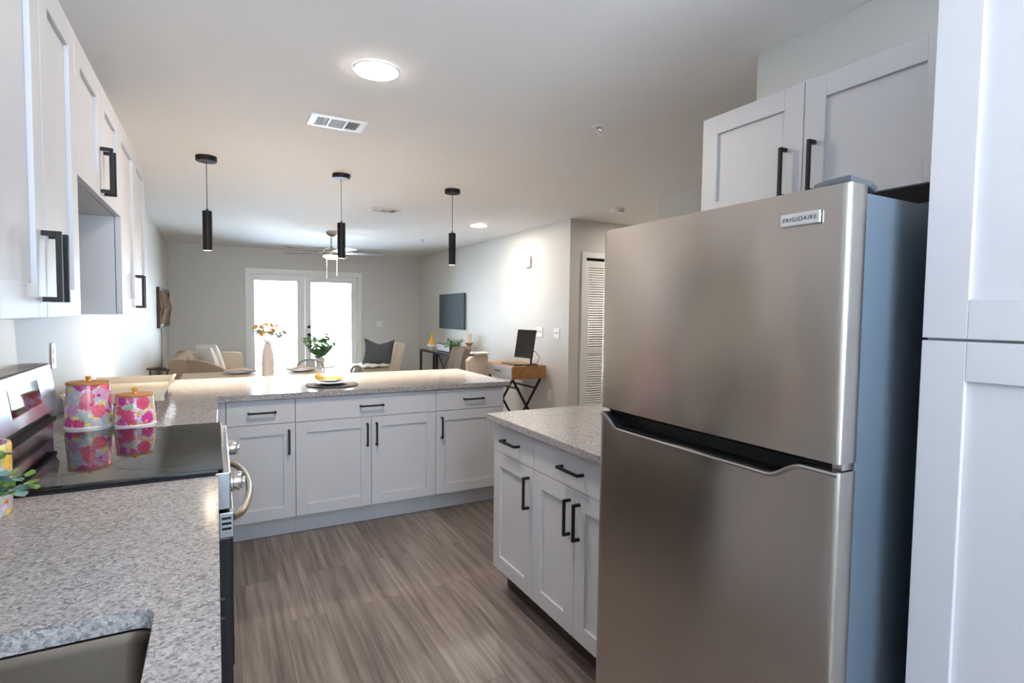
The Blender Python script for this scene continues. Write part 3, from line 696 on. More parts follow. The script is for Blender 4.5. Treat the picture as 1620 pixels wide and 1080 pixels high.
# ceiling fan
fx, fy = 2.016, 7.48
t = thing('ceiling_fan', (fx, fy, H), 'brushed nickel ceiling fan with lit bowl in the living area', 'ceiling fan')
MB().lathe([(0, H), (0.066, H), (0.064, H-0.02), (0.045, H-0.055), (0.02, H-0.066), (0, H-0.066)], fx, fy).build('canopy', NICKEL, t, True)
MB().lathe([(0, H-0.06), (0.011, H-0.06), (0.011, 2.262), (0.016, 2.258), (0.038, 2.232), (0, 2.232)], fx, fy, 20).build('downrod', NICKEL, t, True)
MB().lathe([(0, 2.233), (0.05, 2.232), (0.095, 2.215), (0.105, 2.20), (0.105, 2.145), (0.098, 2.135), (0, 2.135)], fx, fy).build('motor_housing', NICKEL, t, True)
MB().lathe([(0, 2.134), (0.100, 2.134), (0.098, 2.118), (0.06, 2.098), (0, 2.092)], fx, fy).build('light_bowl', FLENS, t, True)
FANB = mat('grey_fan_blade', (0.20, 0.19, 0.18), 0.45)
for k, a in enumerate((-6, 66, 138, 210, 282)):
    m = MB(); m.prism([(0.10, -0.025), (0.17, -0.05), (0.40, -0.064), (0.66, -0.066), (0.675, -0.05), (0.675, 0.05), (0.66, 0.066), (0.40, 0.064), (0.17, 0.05), (0.10, 0.025)], 'z', -0.003, 0.003)
    m.xf(Matrix.Translation((fx, fy, 2.180)) @ Matrix.Rotation(R(a), 4, 'Z') @ Matrix.Rotation(R(-9), 4, 'X')); m.build('blade', FANB, t)
for dx, z in ((-0.072, 1.845), (0.062, 1.885)):
    m = MB(); m.tube([(fx+dx, fy-0.07, 2.135), (fx+dx, fy-0.07, z)], 0.0045, 6); m.ball((fx+dx, fy-0.07, z-0.008), 0.010, 6, 1.8); m.build('pull_chain', PLASTIC, t)
# sprinklers, smoke detector
def sprinkler(x, y, label):
    t = thing('sprinkler', (x, y, H), label, 'sprinkler', 'ceiling fire sprinklers')
    MB().lathe([(0.016, H), (0.036, H), (0.034, H-0.006), (0.016, H-0.008), (0.016, H)], x, y, 24).build('escutcheon', PLASTIC, t, True)
    m = MB(); m.lathe([(0, H-0.002), (0.010, H-0.002), (0.010, H-0.018), (0, H-0.018)], x, y, 16)
    for s in (-1, 1): m.tube([(x+s*0.009, y, H-0.015), (x+s*0.013, y, H-0.028), (x+s*0.003, y, H-0.042)], 0.0022, 6)
    m.lathe([(0, H-0.042), (0.015, H-0.043), (0.015, H-0.045), (0, H-0.046)], x, y, 16); m.build('sprinkler_head', CHROME, t)
    return t
s1 = sprinkler(2.559, 2.394, 'fire sprinkler head on the ceiling over the fridge side counter')
dup(s1, (3.302, 7.518, H), 'fire sprinkler head on the living room ceiling past the round light')
t = thing('smoke_detector', (4.199, 4.244, H), 'round white smoke detector on the hall ceiling', 'smoke detector')
MB().lathe([(0, H), (0.07, H), (0.07, H-0.018), (0.06, H-0.036), (0.03, H-0.042), (0, H-0.042)], 4.199, 4.244).build('detector_body', PLASTIC, t, True)
box(4.17, 4.21, 4.180, 4.200, H-0.033, H-0.026).build('sounder_slot', GAP, t)

# ------------------------------------------------------------------ wall plates
def plate(name, face, a, z, gangs, label, cat, outlet=False):
    wd = 0.070 + 0.046*(gangs-1); f, plane = face
    loc = {'+x': (plane, a, z), '-x': (plane, a, z), '-y': (a, plane, z)}[f]
    t = thing(name, loc, label, cat); F = Face(f, plane)
    m = MB(); F.box(m, a-wd/2, a+wd/2, 0.0005, 0.006, z-0.058, z+0.058, 0.002); m.build('cover_plate', PLASTIC, t)
    for g in range(gangs):
        u = a + (g-(gangs-1)/2)*0.046; m = MB()
        if outlet:
            for dz in (-0.02, 0.02): F.box(m, u-0.015, u+0.015, 0.0062, 0.008, z+dz-0.014, z+dz+0.014, 0.002)
            m.build('socket', PLASTIC, t)
        else:
            F.box(m, u-0.008, u+0.008, 0.0062, 0.0075, z-0.018, z+0.018); F.box(m, u-0.004, u+0.004, 0.0075, 0.016, z-0.002, z+0.012); m.build('toggle', PLASTIC, t)
    return t
plate('switch_plate', ('-x', XW), 5.56, 1.18, 3, 'wide white switch plate on the right wall behind the desk', 'switch plate')
plate('switch_plate', ('-x', XW), 5.165, 1.178, 2, 'small white switch plate near the hall corner', 'switch plate')
plate('switch_plate', ('-y', YB), 3.341, 1.18, 2, 'white switch plate on the back wall right of the patio doors', 'switch plate')
plate('outlet_plate', ('+x', 0.0), 3.01, 1.18, 1, 'white outlet on the backsplash wall behind the floral canisters', 'outlet', True)
plate('outlet_plate', ('-x', XW), 5.30, 0.45, 1, 'white outlet on the wall under the desk', 'outlet', True)
t = thing('alarm_box', (XW, 5.826, 2.045), 'rounded white alarm box high on the right wall', 'alarm')
box(XW-0.032, XW-0.0005, 5.755, 5.897, 1.975, 2.115, bev=0.014).build('alarm_body', PLASTIC, t, True)
MB().lathe([(0, 0), (0.022, 0), (0.020, 0.006), (0, 0.008)], n=20).xf(Matrix.Translation((XW-0.032, 5.826, 2.07)) @ Matrix.Rotation(R(-90), 4, 'Y')).build('strobe_lens', CHINA, t, True)
t = thing('canvas_art', (XW, 8.31, 1.43), 'dark slate blue canvas hung on the right wall', 'picture')
box(XW-0.036, XW-0.0005, 7.78, 8.85, 1.135, 1.712, bev=0.003).build('canvas', CANVAS, t)
# branch art on the left wall
t = thing('branch_art', (0.0, 8.9, 1.42), 'brown twig wall art framed in dark wood on the left wall', 'wall art')
m = MB()
for a, b, c, e in ((8.02, 8.07, 1.16, 1.68), (9.68, 9.73, 1.16, 1.68), (8.07, 9.68, 1.16, 1.20), (8.07, 9.68, 1.64, 1.68)): m.box(0.001, 0.035, a, b, c, e)
m.build('frame', DKWOOD, t); m = MB()
for k in range(16):
    y0 = 8.12 + 1.5*random.random(); y1 = y0 + random.uniform(-0.35, 0.35); y1 = min(9.66, max(8.09, y1))
    ym = (y0+y1)/2 + random.uniform(-0.12, 0.12); m.tube([(0.02, y0, 1.19), (0.045 + 0.03*random.random(), ym, 1.42), (0.02, y1, 1.65)], [0.014, 0.02, 0.010], 7)
m.build('twigs', wood('twig_brown', (0.16, 0.09, 0.06), (0.34, 0.24, 0.18), (30, 30, 4)), t)
MB().tube([(0.006, 8.60, 1.158), (0.006, 8.62, 0.95), (0.006, 8.60, 0.62)], 0.007, 6).build('power_cord', mat('cord_tan', (0.42, 0.33, 0.26), 0.6), t)

# ------------------------------------------------------------------ things on the counters
def canister(x, y, r, h, mt, label):
    t = thing('canister', (x, y, HC), label, 'canister', 'floral ceramic canisters with wooden lids')
    z = HC; MB().lathe([(0, z+0.001), (r*0.98, z+0.001), (r*1.0, z+0.006), (r*1.0, z+0.016), (r*0.95, z+0.020)], x, y, 48).build('base_rim', CHINA, t, True)
    MB().lathe([(r*0.95, z+0.0195), (r*0.985, z+0.03), (r*0.97, z+h*0.4), (r*0.90, z+h*0.8), (r*0.865, z+h), (0, z+h)], x, y, 48).build('jar', mt, t, True)
    l = MB().lathe([(0, z+h+0.0005), (r*0.89, z+h+0.0005), (r*0.90, z+h+0.006), (r*0.88, z+h+0.010), (0, z+h+0.012)], x, y, 48).build('lid', BAMBOO, t, True)
    MB().lathe([(0, z+h+0.0125), (0.009, z+h+0.0125), (0.006, z+h+0.018), (0.011, z+h+0.026), (0.009, z+h+0.032), (0, z+h+0.034)], x, y, 20).build('lid_knob', mat('brass_knob', (0.75, 0.42, 0.06), 0.3, 0.6), l, True)
    return t
canister(0.185, 2.66, 0.083, 0.185, CAN_A, 'larger floral canister with bamboo lid, nearer the wall behind the range')
canister(0.346, 2.622, 0.075, 0.132, CAN_B, 'smaller floral canister with bamboo lid, nearer the room')
# bed tray standing behind the canisters
t = thing('serving_tray', (0.24, 3.35, HC), 'pale whitewashed wooden tray on legs behind the canisters', 'tray')
x0, x1, y0, y1 = 0.06, 0.405, 2.99, 3.72; zt = 0.955
box(x0, x1, y0, y1, zt, zt+0.010).build('tray_floor', DRIFT, t)
m = MB(); m.prism([(x1-0.008, zt), (x1+0.006, zt), (x1+0.032, zt+0.05), (x1+0.018, zt+0.052)], 'y', y0-0.02, y1+0.02, bev=0.002); m.build('tray_side', DRIFT, t)
m = MB(); m.prism([(x0+0.008, zt), (x0-0.006, zt), (x0-0.032, zt+0.05), (x0-0.018, zt+0.052)], 'y', y0-0.02, y1+0.02, bev=0.002); m.build('tray_side', DRIFT, t)
for a in (y0-0.012, y1): box(x0-0.02, x1+0.02, a, a+0.012, zt-0.002, zt+0.048, bev=0.002).build('tray_end', DRIFT, t)
for a in (x0+0.01, x1-0.03):
    for b in (y0+0.02, y1-0.04): box(a, a+0.02, b, b+0.02, HC+0.001, zt-0.001).build('leg', GREYWOOD, t)
t = thing('mug', (0.135, 3.10, zt+0.0105), 'small white mug standing in the pale wooden tray', 'mug')
MB().lathe([(0, zt+0.0112), (0.03, zt+0.0112), (0.036, zt+0.02), (0.037, zt+0.085), (0.034, zt+0.085), (0.032, zt+0.02), (0, zt+0.018)], 0.135, 3.10, 28).build('cup', CHINA, t, True)
MB().tube([(0.17, 3.10, zt+0.070), (0.195, 3.10, zt+0.066), (0.20, 3.10, zt+0.045), (0.19, 3.10, zt+0.03), (0.17, 3.10, zt+0.028)], 0.005, 8).build('handle', CHINA, t, True)
# foreground floral crock and eucalyptus
t = thing('floral_crock', (0.140, 1.575, HC), 'floral ceramic crock at the left edge of the counter', 'crock')
MB().lathe([(0, HC+0.001), (0.068, HC+0.001), (0.072, HC+0.01), (0.073, HC+0.165), (0.071, HC+0.172), (0.064, HC+0.170), (0.062, HC+0.02), (0, HC+0.015)], 0.140, 1.575, 48).build('crock_body', CAN_C, t, True)
def sprig_plant(name, base, sprigs, leafm, leafL, leafW, label, cat, potf, group=None, stemr=0.002, stepn=9, extra=None):
    t = thing(name, base, label, cat, group); potf(t)
    st = MB(); lf = MB(); lf2 = MB()
    for (d, L, curl) in sprigs:
        d = Vector(d).normalized(); p = Vector(base) + Vector((0, 0, t['_pz'])); pts = []
        side = Vector((random.uniform(-1, 1), random.uniform(-1, 1), 0))
        for k in range(stepn+1):
            s = k/stepn; q = p + d*L*s + Vector((0, 0, -1))*curl*s*s*L + side*0.04*L*s*s; pts.append(q)
        st.tube(pts, [stemr*(1-0.6*k/stepn) for k in range(stepn+1)], 5)
        for k in range(2, stepn+1):
            tg = (pts[k]-pts[k-1]).normalized()
            for sgn in (-1, 1):
                a = tg.cross(Vector((random.uniform(-.4, .4), random.uniform(-.4, .4), 1))).normalized()*sgn
                dd = (tg*0.55 + a + Vector((random.uniform(-.3, .3), random.uniform(-.3, .3), random.uniform(-.2, .5)))).normalized()
                tgt = lf2 if (extra and random.random() < 0.35) else lf
                tgt.leaf(pts[k], dd, Vector((random.uniform(-.5, .5), random.uniform(-.5, .5), 1)), leafL*random.uniform(.75, 1.2), leafW*random.uniform(.8, 1.2))
    st.build('stems', STEM, t); lf.build('leaves', leafm, t, True)
    if extra: lf2.build('pale_leaves', extra, t, True)
    else: lf2.bm.free()
    return t
def pot(prof, mt, pz):
    def f(t):
        x, y, z = t.location; MB().lathe([(r, z+h) for r, h in prof], x, y, 32).build('pot', mt, t, True); t['_pz'] = pz
    return f
sprig_plant('eucalyptus_plant', (0.112, 1.462, HC), [((0.7, 0.25, 1.0), 0.19, .2), ((1.0, 0.3, 0.55), 0.17, .1), ((1.0, 0.0, 0.35), 0.15, .1), ((0.5, 0.35, 1.1), 0.17, .15), ((0.85, 0.15, 0.75), 0.17, .25), ((0.95, 0.25, 0.45), 0.175, .2), ((0.6, 0.1, 1.0), 0.16, .2), ((0.2, 0.2, 1), 0.15, .2), ((-0.4, -0.2, 0.9), 0.14, .2), ((0.9, -0.2, 0.6), 0.14, .3), ((0.9, 0.2, 0.62), 0.185, .35), ((0.5, -0.1, 1.0), 0.13, .2)],
    LEAF2, 0.028, 0.024, 'small green eucalyptus plant in front of the floral crock', 'plant', pot([(0, .001), (.032, .001), (.04, .06), (.036, .06), (.034, .05), (0, .048)], CHINA, 0.045), extra=LEAFB, stepn=8)
# place setting on the peninsula
PX, PYY = 1.335, 3.665
t = thing('placemat', (PX, PYY, HC), 'round woven dark placemat on the peninsula counter', 'placemat')
MB().lathe([(0, HC+0.001), (0.165, HC+0.001), (0.168, HC+0.003), (0.165, HC+0.005), (0, HC+0.005)], PX, PYY, 56).build('mat', WOVEN, t, True)
m = MB().tube([(PX+0.166*math.cos(2*math.pi*k/56), PYY+0.166*math.sin(2*math.pi*k/56), HC+0.0045) for k in range(56)], 0.0035, 6, closed=True); m.build('mat_rim', BLACK, t, True)
def plate_ob(x, y, z, r, label, group, mt=CHINA):
    o = MB().lathe([(0, z), (r*0.55, z), (r*0.62, z+0.004), (r, z+0.016), (r, z+0.019), (r*0.6, z+0.008), (0, z+0.006)], x, y, 48).build('plate', mt, None, True, loc=(x, y, z))
    return tag(o, label, 'plate', group)
plate_ob(PX-0.01, PYY, HC+0.0055, 0.105, 'lower dark-edged plate on the round woven placemat', 'plates stacked on the placemat', mat('charcoal_stoneware', (0.06, 0.06, 0.065), 0.3))
plate_ob(PX-0.01, PYY, HC+0.0255, 0.098, 'upper white plate under the yellow napkin', 'plates stacked on the placemat')
m = MB(); bm = m.bm; G = []
for i in range(17):
    row = []
    for j in range(9):
        u, v = i/16, j/8; x = PX-0.105 + 0.175*u; y = PYY-0.055 + 0.11*v
        z = HC+0.048 + 0.004*math.sin(9*u+3*v) + 0.028*math.exp(-((u-0.10)/0.16)**2)*(0.6+0.4*math.sin(math.pi*v)) + 0.006*math.sin(math.pi*v)
        row.append((x, y, z))
    G.append(row)
T = [[bm.verts.new(p) for p in r] for r in G]; Bm = [[bm.verts.new((p[0], p[1], HC+0.046)) for p in r] for r in G]
for i in range(16):
    for j in range(8):
        bm.faces.new((T[i][j], T[i+1][j], T[i+1][j+1], T[i][j+1])); bm.faces.new((Bm[i][j], Bm[i][j+1], Bm[i+1][j+1], Bm[i+1][j]))
for i in range(16):
    bm.faces.new((T[i][0], Bm[i][0], Bm[i+1][0], T[i+1][0])); bm.faces.new((T[i][8], T[i+1][8], Bm[i+1][8], Bm[i][8]))
for j in range(8):
    bm.faces.new((T[0][j], T[0][j+1], Bm[0][j+1], Bm[0][j])); bm.faces.new((T[16][j], Bm[16][j], Bm[16][j+1], T[16][j+1]))
tag(m.build('napkin', YELL, None, True, loc=(PX, PYY, HC+0.046)), 'folded yellow napkin lying on the white plate', 'napkin')

# ------------------------------------------------------------------ dining table beyond the peninsula
TX0, TX1, TY0, TY1 = 0.35, 1.66, 4.90, 6.22
t = thing('dining_table', (1.08, 5.56, 0), 'light wood dining table behind the peninsula', 'table')
box(TX0, TX1, TY0, TY1, 0.725, 0.760, bev=0.005).build('tabletop', TABLEW, t)
for x in (TX0+0.06, TX1-0.13):
    for y in (TY0+0.06, TY1-0.13): box(x, x+0.07, y, y+0.07, 0.001, 0.7245, bev=0.004).build('leg', TABLEW, t)
m = MB(); m.box(TX0+0.09, TX1-0.09, TY0+0.075, TY0+0.10, 0.64, 0.7245); m.box(TX0+0.09, TX1-0.09, TY1-0.10, TY1-0.075, 0.64, 0.7245); m.build('apron', TABLEW, t)
vx, vy, vz = 1.055, 5.20, 0.7605
t = thing('vase', (vx, vy, vz), 'tall ivory ceramic vase with dried flowers on the dining table', 'vase')
MB().lathe([(0, vz+.0005), (0.036, vz+.0005), (0.044, vz+0.02), (0.052, vz+0.12), (0.052, vz+0.18), (0.049, vz+0.235), (0.040, vz+0.285), (0.031, vz+0.32), (0.028, vz+0.335), (0.030, vz+0.345), (0.024, vz+0.343), (0.019, vz+0.30), (0, vz+0.29)], vx, vy, 40).build('vase_body', IVORY, t, True)
m = MB(); fl = MB()
for k in range(40):
    a = random.uniform(0, 2*math.pi); e = random.uniform(0.35, 1.0) if k < 28 else 1.3
    L = random.uniform(0.11, 0.20); d = Vector((math.cos(a)*e*0.75 + (0.34 if k > 24 else -0.20), math.sin(a)*e*0.4, 1)).normalized()
    p0 = Vector((vx, vy, vz+0.325)); p1 = p0 + d*L; m.tube([p0, p0.lerp(p1, .5)+Vector((0, 0, .008)), p1], 0.0014, 5)
    tgt = fl if (k < 24) else MB()
    tgt.ball(p1, random.uniform(0.013, 0.019), 6, 0.75)
    if k < 20: tgt.ball(p1+Vector((random.uniform(-.02, .02), random.uniform(-.02, .02), random.uniform(-.022, .006))), 0.010, 6, .8)
    if k >= 24: tgt.build('grey_bud', GFLOW, t, True)
m.build('stems', STEM, t); fl.build('yellow_blooms', YFLOW, t, True)
# place settings on the table
def setting(x, y, lab):
    p = plate_ob(x, y, 0.7605, 0.135, 'pale plate ' + lab, 'plates on the dining table', IVORY)
    m = MB(); bm = m.bm; n = 10; g = []
    for i in range(n+1):
        row = []
        for j in range(n+1):
            u, v = i/n-.5, j/n-.5; row.append(bm.verts.new((x+0.30*u, y+0.16*v, 0.7885+0.030*math.exp(-(u*4)**2)*(1-abs(v)) + 0.004*math.sin(14*u+9*v))))
        g.append(row)
    for i in range(n):
        for j in range(n): bm.faces.new((g[i][j], g[i+1][j], g[i+1][j+1], g[i][j+1]))
    ex = bmesh.ops.extrude_face_region(bm, geom=bm.faces[:]); bmesh.ops.translate(bm, vec=(0, 0, -0.004), verts=[v for v in ex['geom'] if isinstance(v, bmesh.types.BMVert)])
    tag(m.build('napkin', NAPK, None, True, loc=(x, y, 0.7805)), 'folded blush napkin ' + lab, 'napkin', 'napkins on the dining table')
setting(0.86, 6.02, 'on the dining table left of the ivory vase'); setting(1.44, 6.02, 'on the dining table right of the ivory vase')
# metal cafe chairs
def cafe_chair(x, y, rz, label):
    t = thing('dining_chair', (x, y, 0), label, 'chair', 'pale grey metal dining chairs', rz)
    m = MB(); m.prism(rounded(x-0.18, x+0.18, y-0.18, y+0.18, 0.05), 'z', 0.445, 0.458, bev=0.003); m.build('seat', GMETAL, t)
    for sx in (-1, 1):
        for sy in (-1, 1): MB().tube([(x+sx*0.15, y+sy*0.15, 0.444), (x+sx*0.20, y+sy*0.21, 0.001)], [0.016, 0.012], 8).build('leg', GMETAL, t, True)
    pts = [(x-0.165, y+0.165, 0.45), (x-0.160, y+0.19, 0.60), (x-0.150, y+0.215, 0.72)]
    for k in range(13):
        a = math.pi*(1-k/12); pts.append((x+0.148*math.cos(a), y+0.222, 0.735+0.095*math.sin(a)))
    pts += [(x+0.150, y+0.215, 0.72), (x+0.160, y+0.19, 0.60), (x+0.165, y+0.165, 0.45)]
    MB().tube(pts, 0.011, 8).build('back_hoop', GMETAL, t, True)
    m = MB(); m.prism([(y+0.168, 0.459), (y+0.172, 0.459), (y+0.226, 0.822), (y+0.222, 0.822)], 'x', x-0.055, x+0.055); m.build('back_splat', GMETAL, t)
    turn(t); return t
c1 = cafe_chair(1.63, 6.47, 0, 'pale grey metal dining chair with arched back on the far side of the table')
dup(c1, (1.74, 5.62, 0), 'pale grey metal dining chair pulled in at the right end of the table', -75)
# dark wooden armchair at the left end
t = thing('wooden_chair', (0.27, 5.55, 0), 'dark walnut chair with a curved top rail by the left wall', 'chair')
box(0.10, 0.46, 5.36, 5.74, 0.43, 0.455, bev=0.006).build('seat', DKWOOD, t)
for x in (0.115, 0.42):
    for y in (5.38, 5.70): MB().tube([(x, y, 0.43), (x, y, 0.001)], [0.016, 0.011], 8).build('leg', DKWOOD, t)
pts = [(0.115 + 0.17*math.sin(math.pi*k/10)*0 + 0.016*k, 5.62 + 0.10*math.sin(math.pi*k/10), 0.868 - 0.0015*k) for k in range(11)]
MB().tube(pts, [0.010+0.006*math.sin(math.pi*min(1, (11-k)/11)) for k in range(11)], 8).build('top_rail', DKWOOD, t, True)
for k in (1, 5, 9):
    p = pts[k]; MB().tube([(p[0], 5.70, 0.45), p], 0.007, 6).build('back_spindle', DKWOOD, t)
# ------------------------------------------------------------------ living area
t = thing('sofa', (0.66, 7.95, 0), 'beige upholstered sofa with sloping arms against the left wall', 'sofa')
box(0.22, 1.02, 7.14, 8.76, 0.14, 0.42, bev=0.02).build('sofa_base', SOFA, t, True)
for a, b in ((7.32, 7.945), (7.955, 8.58)): box(0.44, 1.05, a, b, 0.421, 0.575, bev=0.03).build('seat_cushion', SOFA, t, True)
m = MB(); m.prism([(0.16, 0.42), (0.44, 0.42), (0.36, 0.80), (0.32, 0.83), (0.20, 0.83), (0.16, 0.79)], 'y', 7.14, 8.76, bev=0.015); m.build('backrest', SOFA, t, True)
arm = [(0.361, 0.421), (0.361, 0.826), (0.44, 0.815), (0.57, 0.783), (0.70, 0.728), (0.78, 0.665), (0.82, 0.60), (0.84, 0.50), (0.84, 0.421)]
m = MB(); m.prism(arm, 'y', 7.14, 7.30, bev=0.012); m.build('arm', SOFA, t, True)
arm2 = [(0.361, 0.421), (0.361, 0.81), (0.92, 0.80), (0.97, 0.78), (0.985, 0.73), (0.985, 0.421)]
m = MB(); m.prism(arm2, 'y', 8.60, 8.76, bev=0.015); m.build('arm', SOFAL, t, True)  # far arm in paler cloth; the light on it is put into the colour
for x in (0.28, 0.94):
    for y in (7.2, 8.7): MB().tube([(x, y, 0.14), (x, y, 0.001)], [0.022, 0.014], 8).build('leg', DKWOOD, t)
for k, (x, y, a, lab) in enumerate(((0.57, 7.50, 20, 'pale patterned throw pillow nearer the camera on the beige sofa'), (0.61, 7.90, 26, 'pale patterned throw pillow farther along the beige sofa'))):
    m = MB().pillow(0.44, 0.44, 0.14); m.xf(Matrix.Translation((x, y, 0.765)) @ Matrix.Rotation(R(a-90), 4, 'Z') @ Matrix.Rotation(R(18), 4, 'X') @ Matrix.Rotation(R(0), 4, 'Y'))
    tag(m.build('throw_pillow', WCLOTH, None, True, loc=(x, y, 0.55)), lab, 'pillow', 'pale pillows on the sofa')
# accent chair by the patio doors
ax, ay = 2.98, 8.95
t = thing('accent_chair', (ax, ay, 0), 'cream nailhead accent chair beside the patio doors', 'chair', None)
box(ax-0.36, ax+0.30, ay-0.34, ay+0.34, 0.16, 0.40, bev=0.02).build('seat_base', SOFAL, t, True)
box(ax-0.38, ax+0.22, ay-0.30, ay+0.30, 0.401, 0.50, bev=0.03).build('seat_cushion', SOFAL, t, True)
m = MB(); m.prism([(ax+0.14, 0.401), (ax+0.30, 0.401), (ax+0.42, 0.87), (ax+0.40, 0.89), (ax+0.27, 0.89), (ax+0.25, 0.87)], 'y', ay-0.34, ay+0.34, bev=0.02); bk = m.build('backrest', SOFAL, t, True)
m = MB()
for k in range(22):
    s = k/21; m.ball((ax+0.165+0.105*s+0.0, ay-0.341, 0.42+0.45*s), 0.008, 6)
m.build('nailhead_trim', NICKEL, bk, True)
for x in (ax-0.31, ax+0.25):
    for y in (ay-0.29, ay+0.29): MB().tube([(x, y, 0.16), (x, y, 0.001)], [0.022, 0.014], 8).build('leg', DKWOOD, t)
m = MB().pillow(0.50, 0.44, 0.16, chop=0.075); m.xf(Matrix.Translation((ax+0.015, ay-0.14, 0.742)) @ Matrix.Rotation(R(-24), 4, 'Z') @ Matrix.Rotation(R(-10), 4, 'X') @ Matrix.Rotation(R(3), 4, 'Y'))
tag(m.build('throw_pillow', GREYCL, None, True, loc=(ax, ay, 0.5)), 'charcoal square throw pillow on the cream accent chair', 'pillow')
m = MB(); bm = m.bm; g = []
for i in range(15):
    row = []
    for j in range(13):
        u, v = i/14, j/12; x = ax-0.44+0.58*u; y = ay-0.36+0.40*v
        z = 0.526 + 0.012*math.sin(20*u+7*v)+0.010*math.sin(17*v-5*u)
        if x < ax-0.385: z -= (ax-0.385-x)*1.6
        row.append(bm.verts.new((x, y, z)))
    g.append(row)
for i in range(14):
    for j in range(12): bm.faces.new((g[i][j], g[i+1][j], g[i+1][j+1], g[i][j+1]))
ex = bmesh.ops.extrude_face_region(bm, geom=bm.faces[:]); bmesh.ops.translate(bm, vec=(0, 0, 0.02), verts=[v for v in ex['geom'] if isinstance(v, bmesh.types.BMVert)])
tag(m.build('throw_blanket', WCLOTH, None, True, loc=(ax, ay, 0.51)), 'crumpled white throw blanket on the accent chair seat', 'blanket')
# plant on a slim side table in front of the patio door
sx, sy = 1.79, 7.0
t = thing('side_table', (sx, sy, 0), 'small round white side table under the leafy plant', 'table')
MB().lathe([(0, 0.70), (0.19, 0.70), (0.19, 0.72), (0, 0.72)], sx, sy, 36).build('tabletop', TRIM, t, True)
MB().lathe([(0, 0.03), (0.022, 0.03), (0.022, 0.70), (0, 0.70)], sx, sy, 20).build('column', TRIM, t, True)
MB().lathe([(0, 0.001), (0.15, 0.001), (0.15, 0.015), (0.03, 0.03), (0, 0.03)], sx, sy, 36).build('base', TRIM, t, True)
sp = [((math.cos(a)*e*.85, math.sin(a)*e*.85, 1), L*(.75+.5*random.random()), .10) for a, e, L in ((0, .9, .22), (.8, .5, .32), (1.7, .8, .24), (2.6, .7, .33), (3.3, .95, .27), (4.1, .6, .26), (5.0, .8, .22), (5.7, .45, .30), (2.9, .25, .30), (.3, .35, .38), (1.2, .25, .26), (2.1, 1.1, .2), (3.7, 1.1, .22), (4.6, .9, .24), (.1, .9, .24), (5.4, .7, .28), (3.0, .6, .26), (2.4, .5, .3))]
sprig_plant('potted_plant', (sx, sy, 0.7205), sp, LEAF, 0.062, 0.045, 'leafy green plant in a white pot in front of the patio door', 'plant',
    pot([(0, .001), (.045, .001), (.06, .10), (.055, .10), (.05, .08), (0, .078)], IVORY, 0.07), stepn=8, stemr=0.003)
# console table along the right wall
t = thing('console_table', (3.91, 8.2, 0), 'black metal console table with glass top under the canvas', 'table')
cx0, cx1, cy0, cy1, cz = 3.76, 4.08, 7.42, 8.98, 0.775
box(cx0, cx1, cy0, cy1, cz-0.012, cz, bev=0.002).build('glass_top', MIRG, t)
m = MB()
for y in (cy0, 8.30, cy1-0.035): m.box(cx0, cx1, y, y+0.035, cz-0.045, cz-0.0125)
m.box(cx0, cx0+0.03, cy0+0.035, cy1-0.035, cz-0.040, cz-0.0125); m.box(cx1-0.03, cx1, cy0+0.035, cy1-0.035, cz-0.040, cz-0.0125); m.box(cx0, cx0+0.03, cy0, cy1, 0.16, 0.19); m.box(cx1-0.03, cx1, cy0, cy1, 0.16, 0.19); m.build('table_frame', BLACK, t)
for y in (cy0, 8.30, cy1-0.035):
    for x in (cx0, cx1-0.03): box(x, x+0.03, y, y+0.035, 0.001, cz-0.0455).build('leg', BLACK, t)
for y0, y1 in ((7.46, 8.29), (8.335, 8.94)):
    m = MB(); m.bar((cx1-0.012, y0, 0.20), (cx1-0.012, y1, 0.72), 0.012, 0.012); m.bar((cx1-0.012, y1, 0.20), (cx1-0.012, y0, 0.72), 0.010, 0.010); m.build('cross_brace', BLACK, t)
zz = cz+0.0005
t = thing('bottle_vase', (3.85, 8.62, zz), 'amber and white bottle vase on the console table', 'vase')
MB().lathe([(0, zz), (0.05, zz), (0.085, zz+0.06), (0.080, zz+0.095)], 3.85, 8.62, 10).build('vase_foot', IVORY, t)
MB().lathe([(0.080, zz+0.0955), (0.055, zz+0.13), (0.030, zz+0.17), (0.024, zz+0.26), (0.028, zz+0.275), (0, zz+0.27)], 3.85, 8.62, 20).build('vase_neck', AMBER, t, True)
t = thing('letter_lightbox', (3.87, 8.08, zz), 'small lightbox with white letter tiles on the console table', 'sign')
box(3.86, 3.90, 7.84, 8.40, zz, zz+0.125, bev=0.003).build('box_frame', GREYCL, t)
box(3.857, 3.8598, 7.855, 8.385, zz+0.012, zz+0.113).build('box_face', LBOX, t)
for k in range(5): box(3.853, 3.8568, 7.885+k*0.10, 7.945+k*0.10, zz+0.052, zz+0.102).build('letter_tile', CHINA, t)
sp = [((math.cos(a)*e, math.sin(a)*e, 1), L, .35) for a, e, L in ((3.1, 1.2, .20), (2.4, .9, .22), (3.9, .9, .22), (1.5, 1, .2), (4.7, 1.1, .2), (5.3, .6, .24), (.6, .6, .2), (2.9, .4, .24), (4.4, .5, .25), (5.0, 1.5, .2))]
sprig_plant('potted_plant', (3.86, 7.64, zz), sp, LEAF, 0.062, 0.034, 'bushy green plant on the near end of the console table', 'plant',
    pot([(0, .001), (.05, .001), (.06, .09), (.055, .09), (.05, .07), (0, .068)], DARKP, 0.06), stepn=6, stemr=0.003)
t = thing('candle_holder', (4.00, 7.42, zz), 'wooden pillar candle holder on the console table', 'candle holder')
MB().lathe([(0, zz), (0.05, zz), (0.05, zz+0.02), (0.032, zz+0.04), (0.034, zz+0.14), (0.058, zz+0.165), (0.058, zz+0.178), (0, zz+0.178)], 4.00, 7.42, 28).build('holder', OAK, t, True)
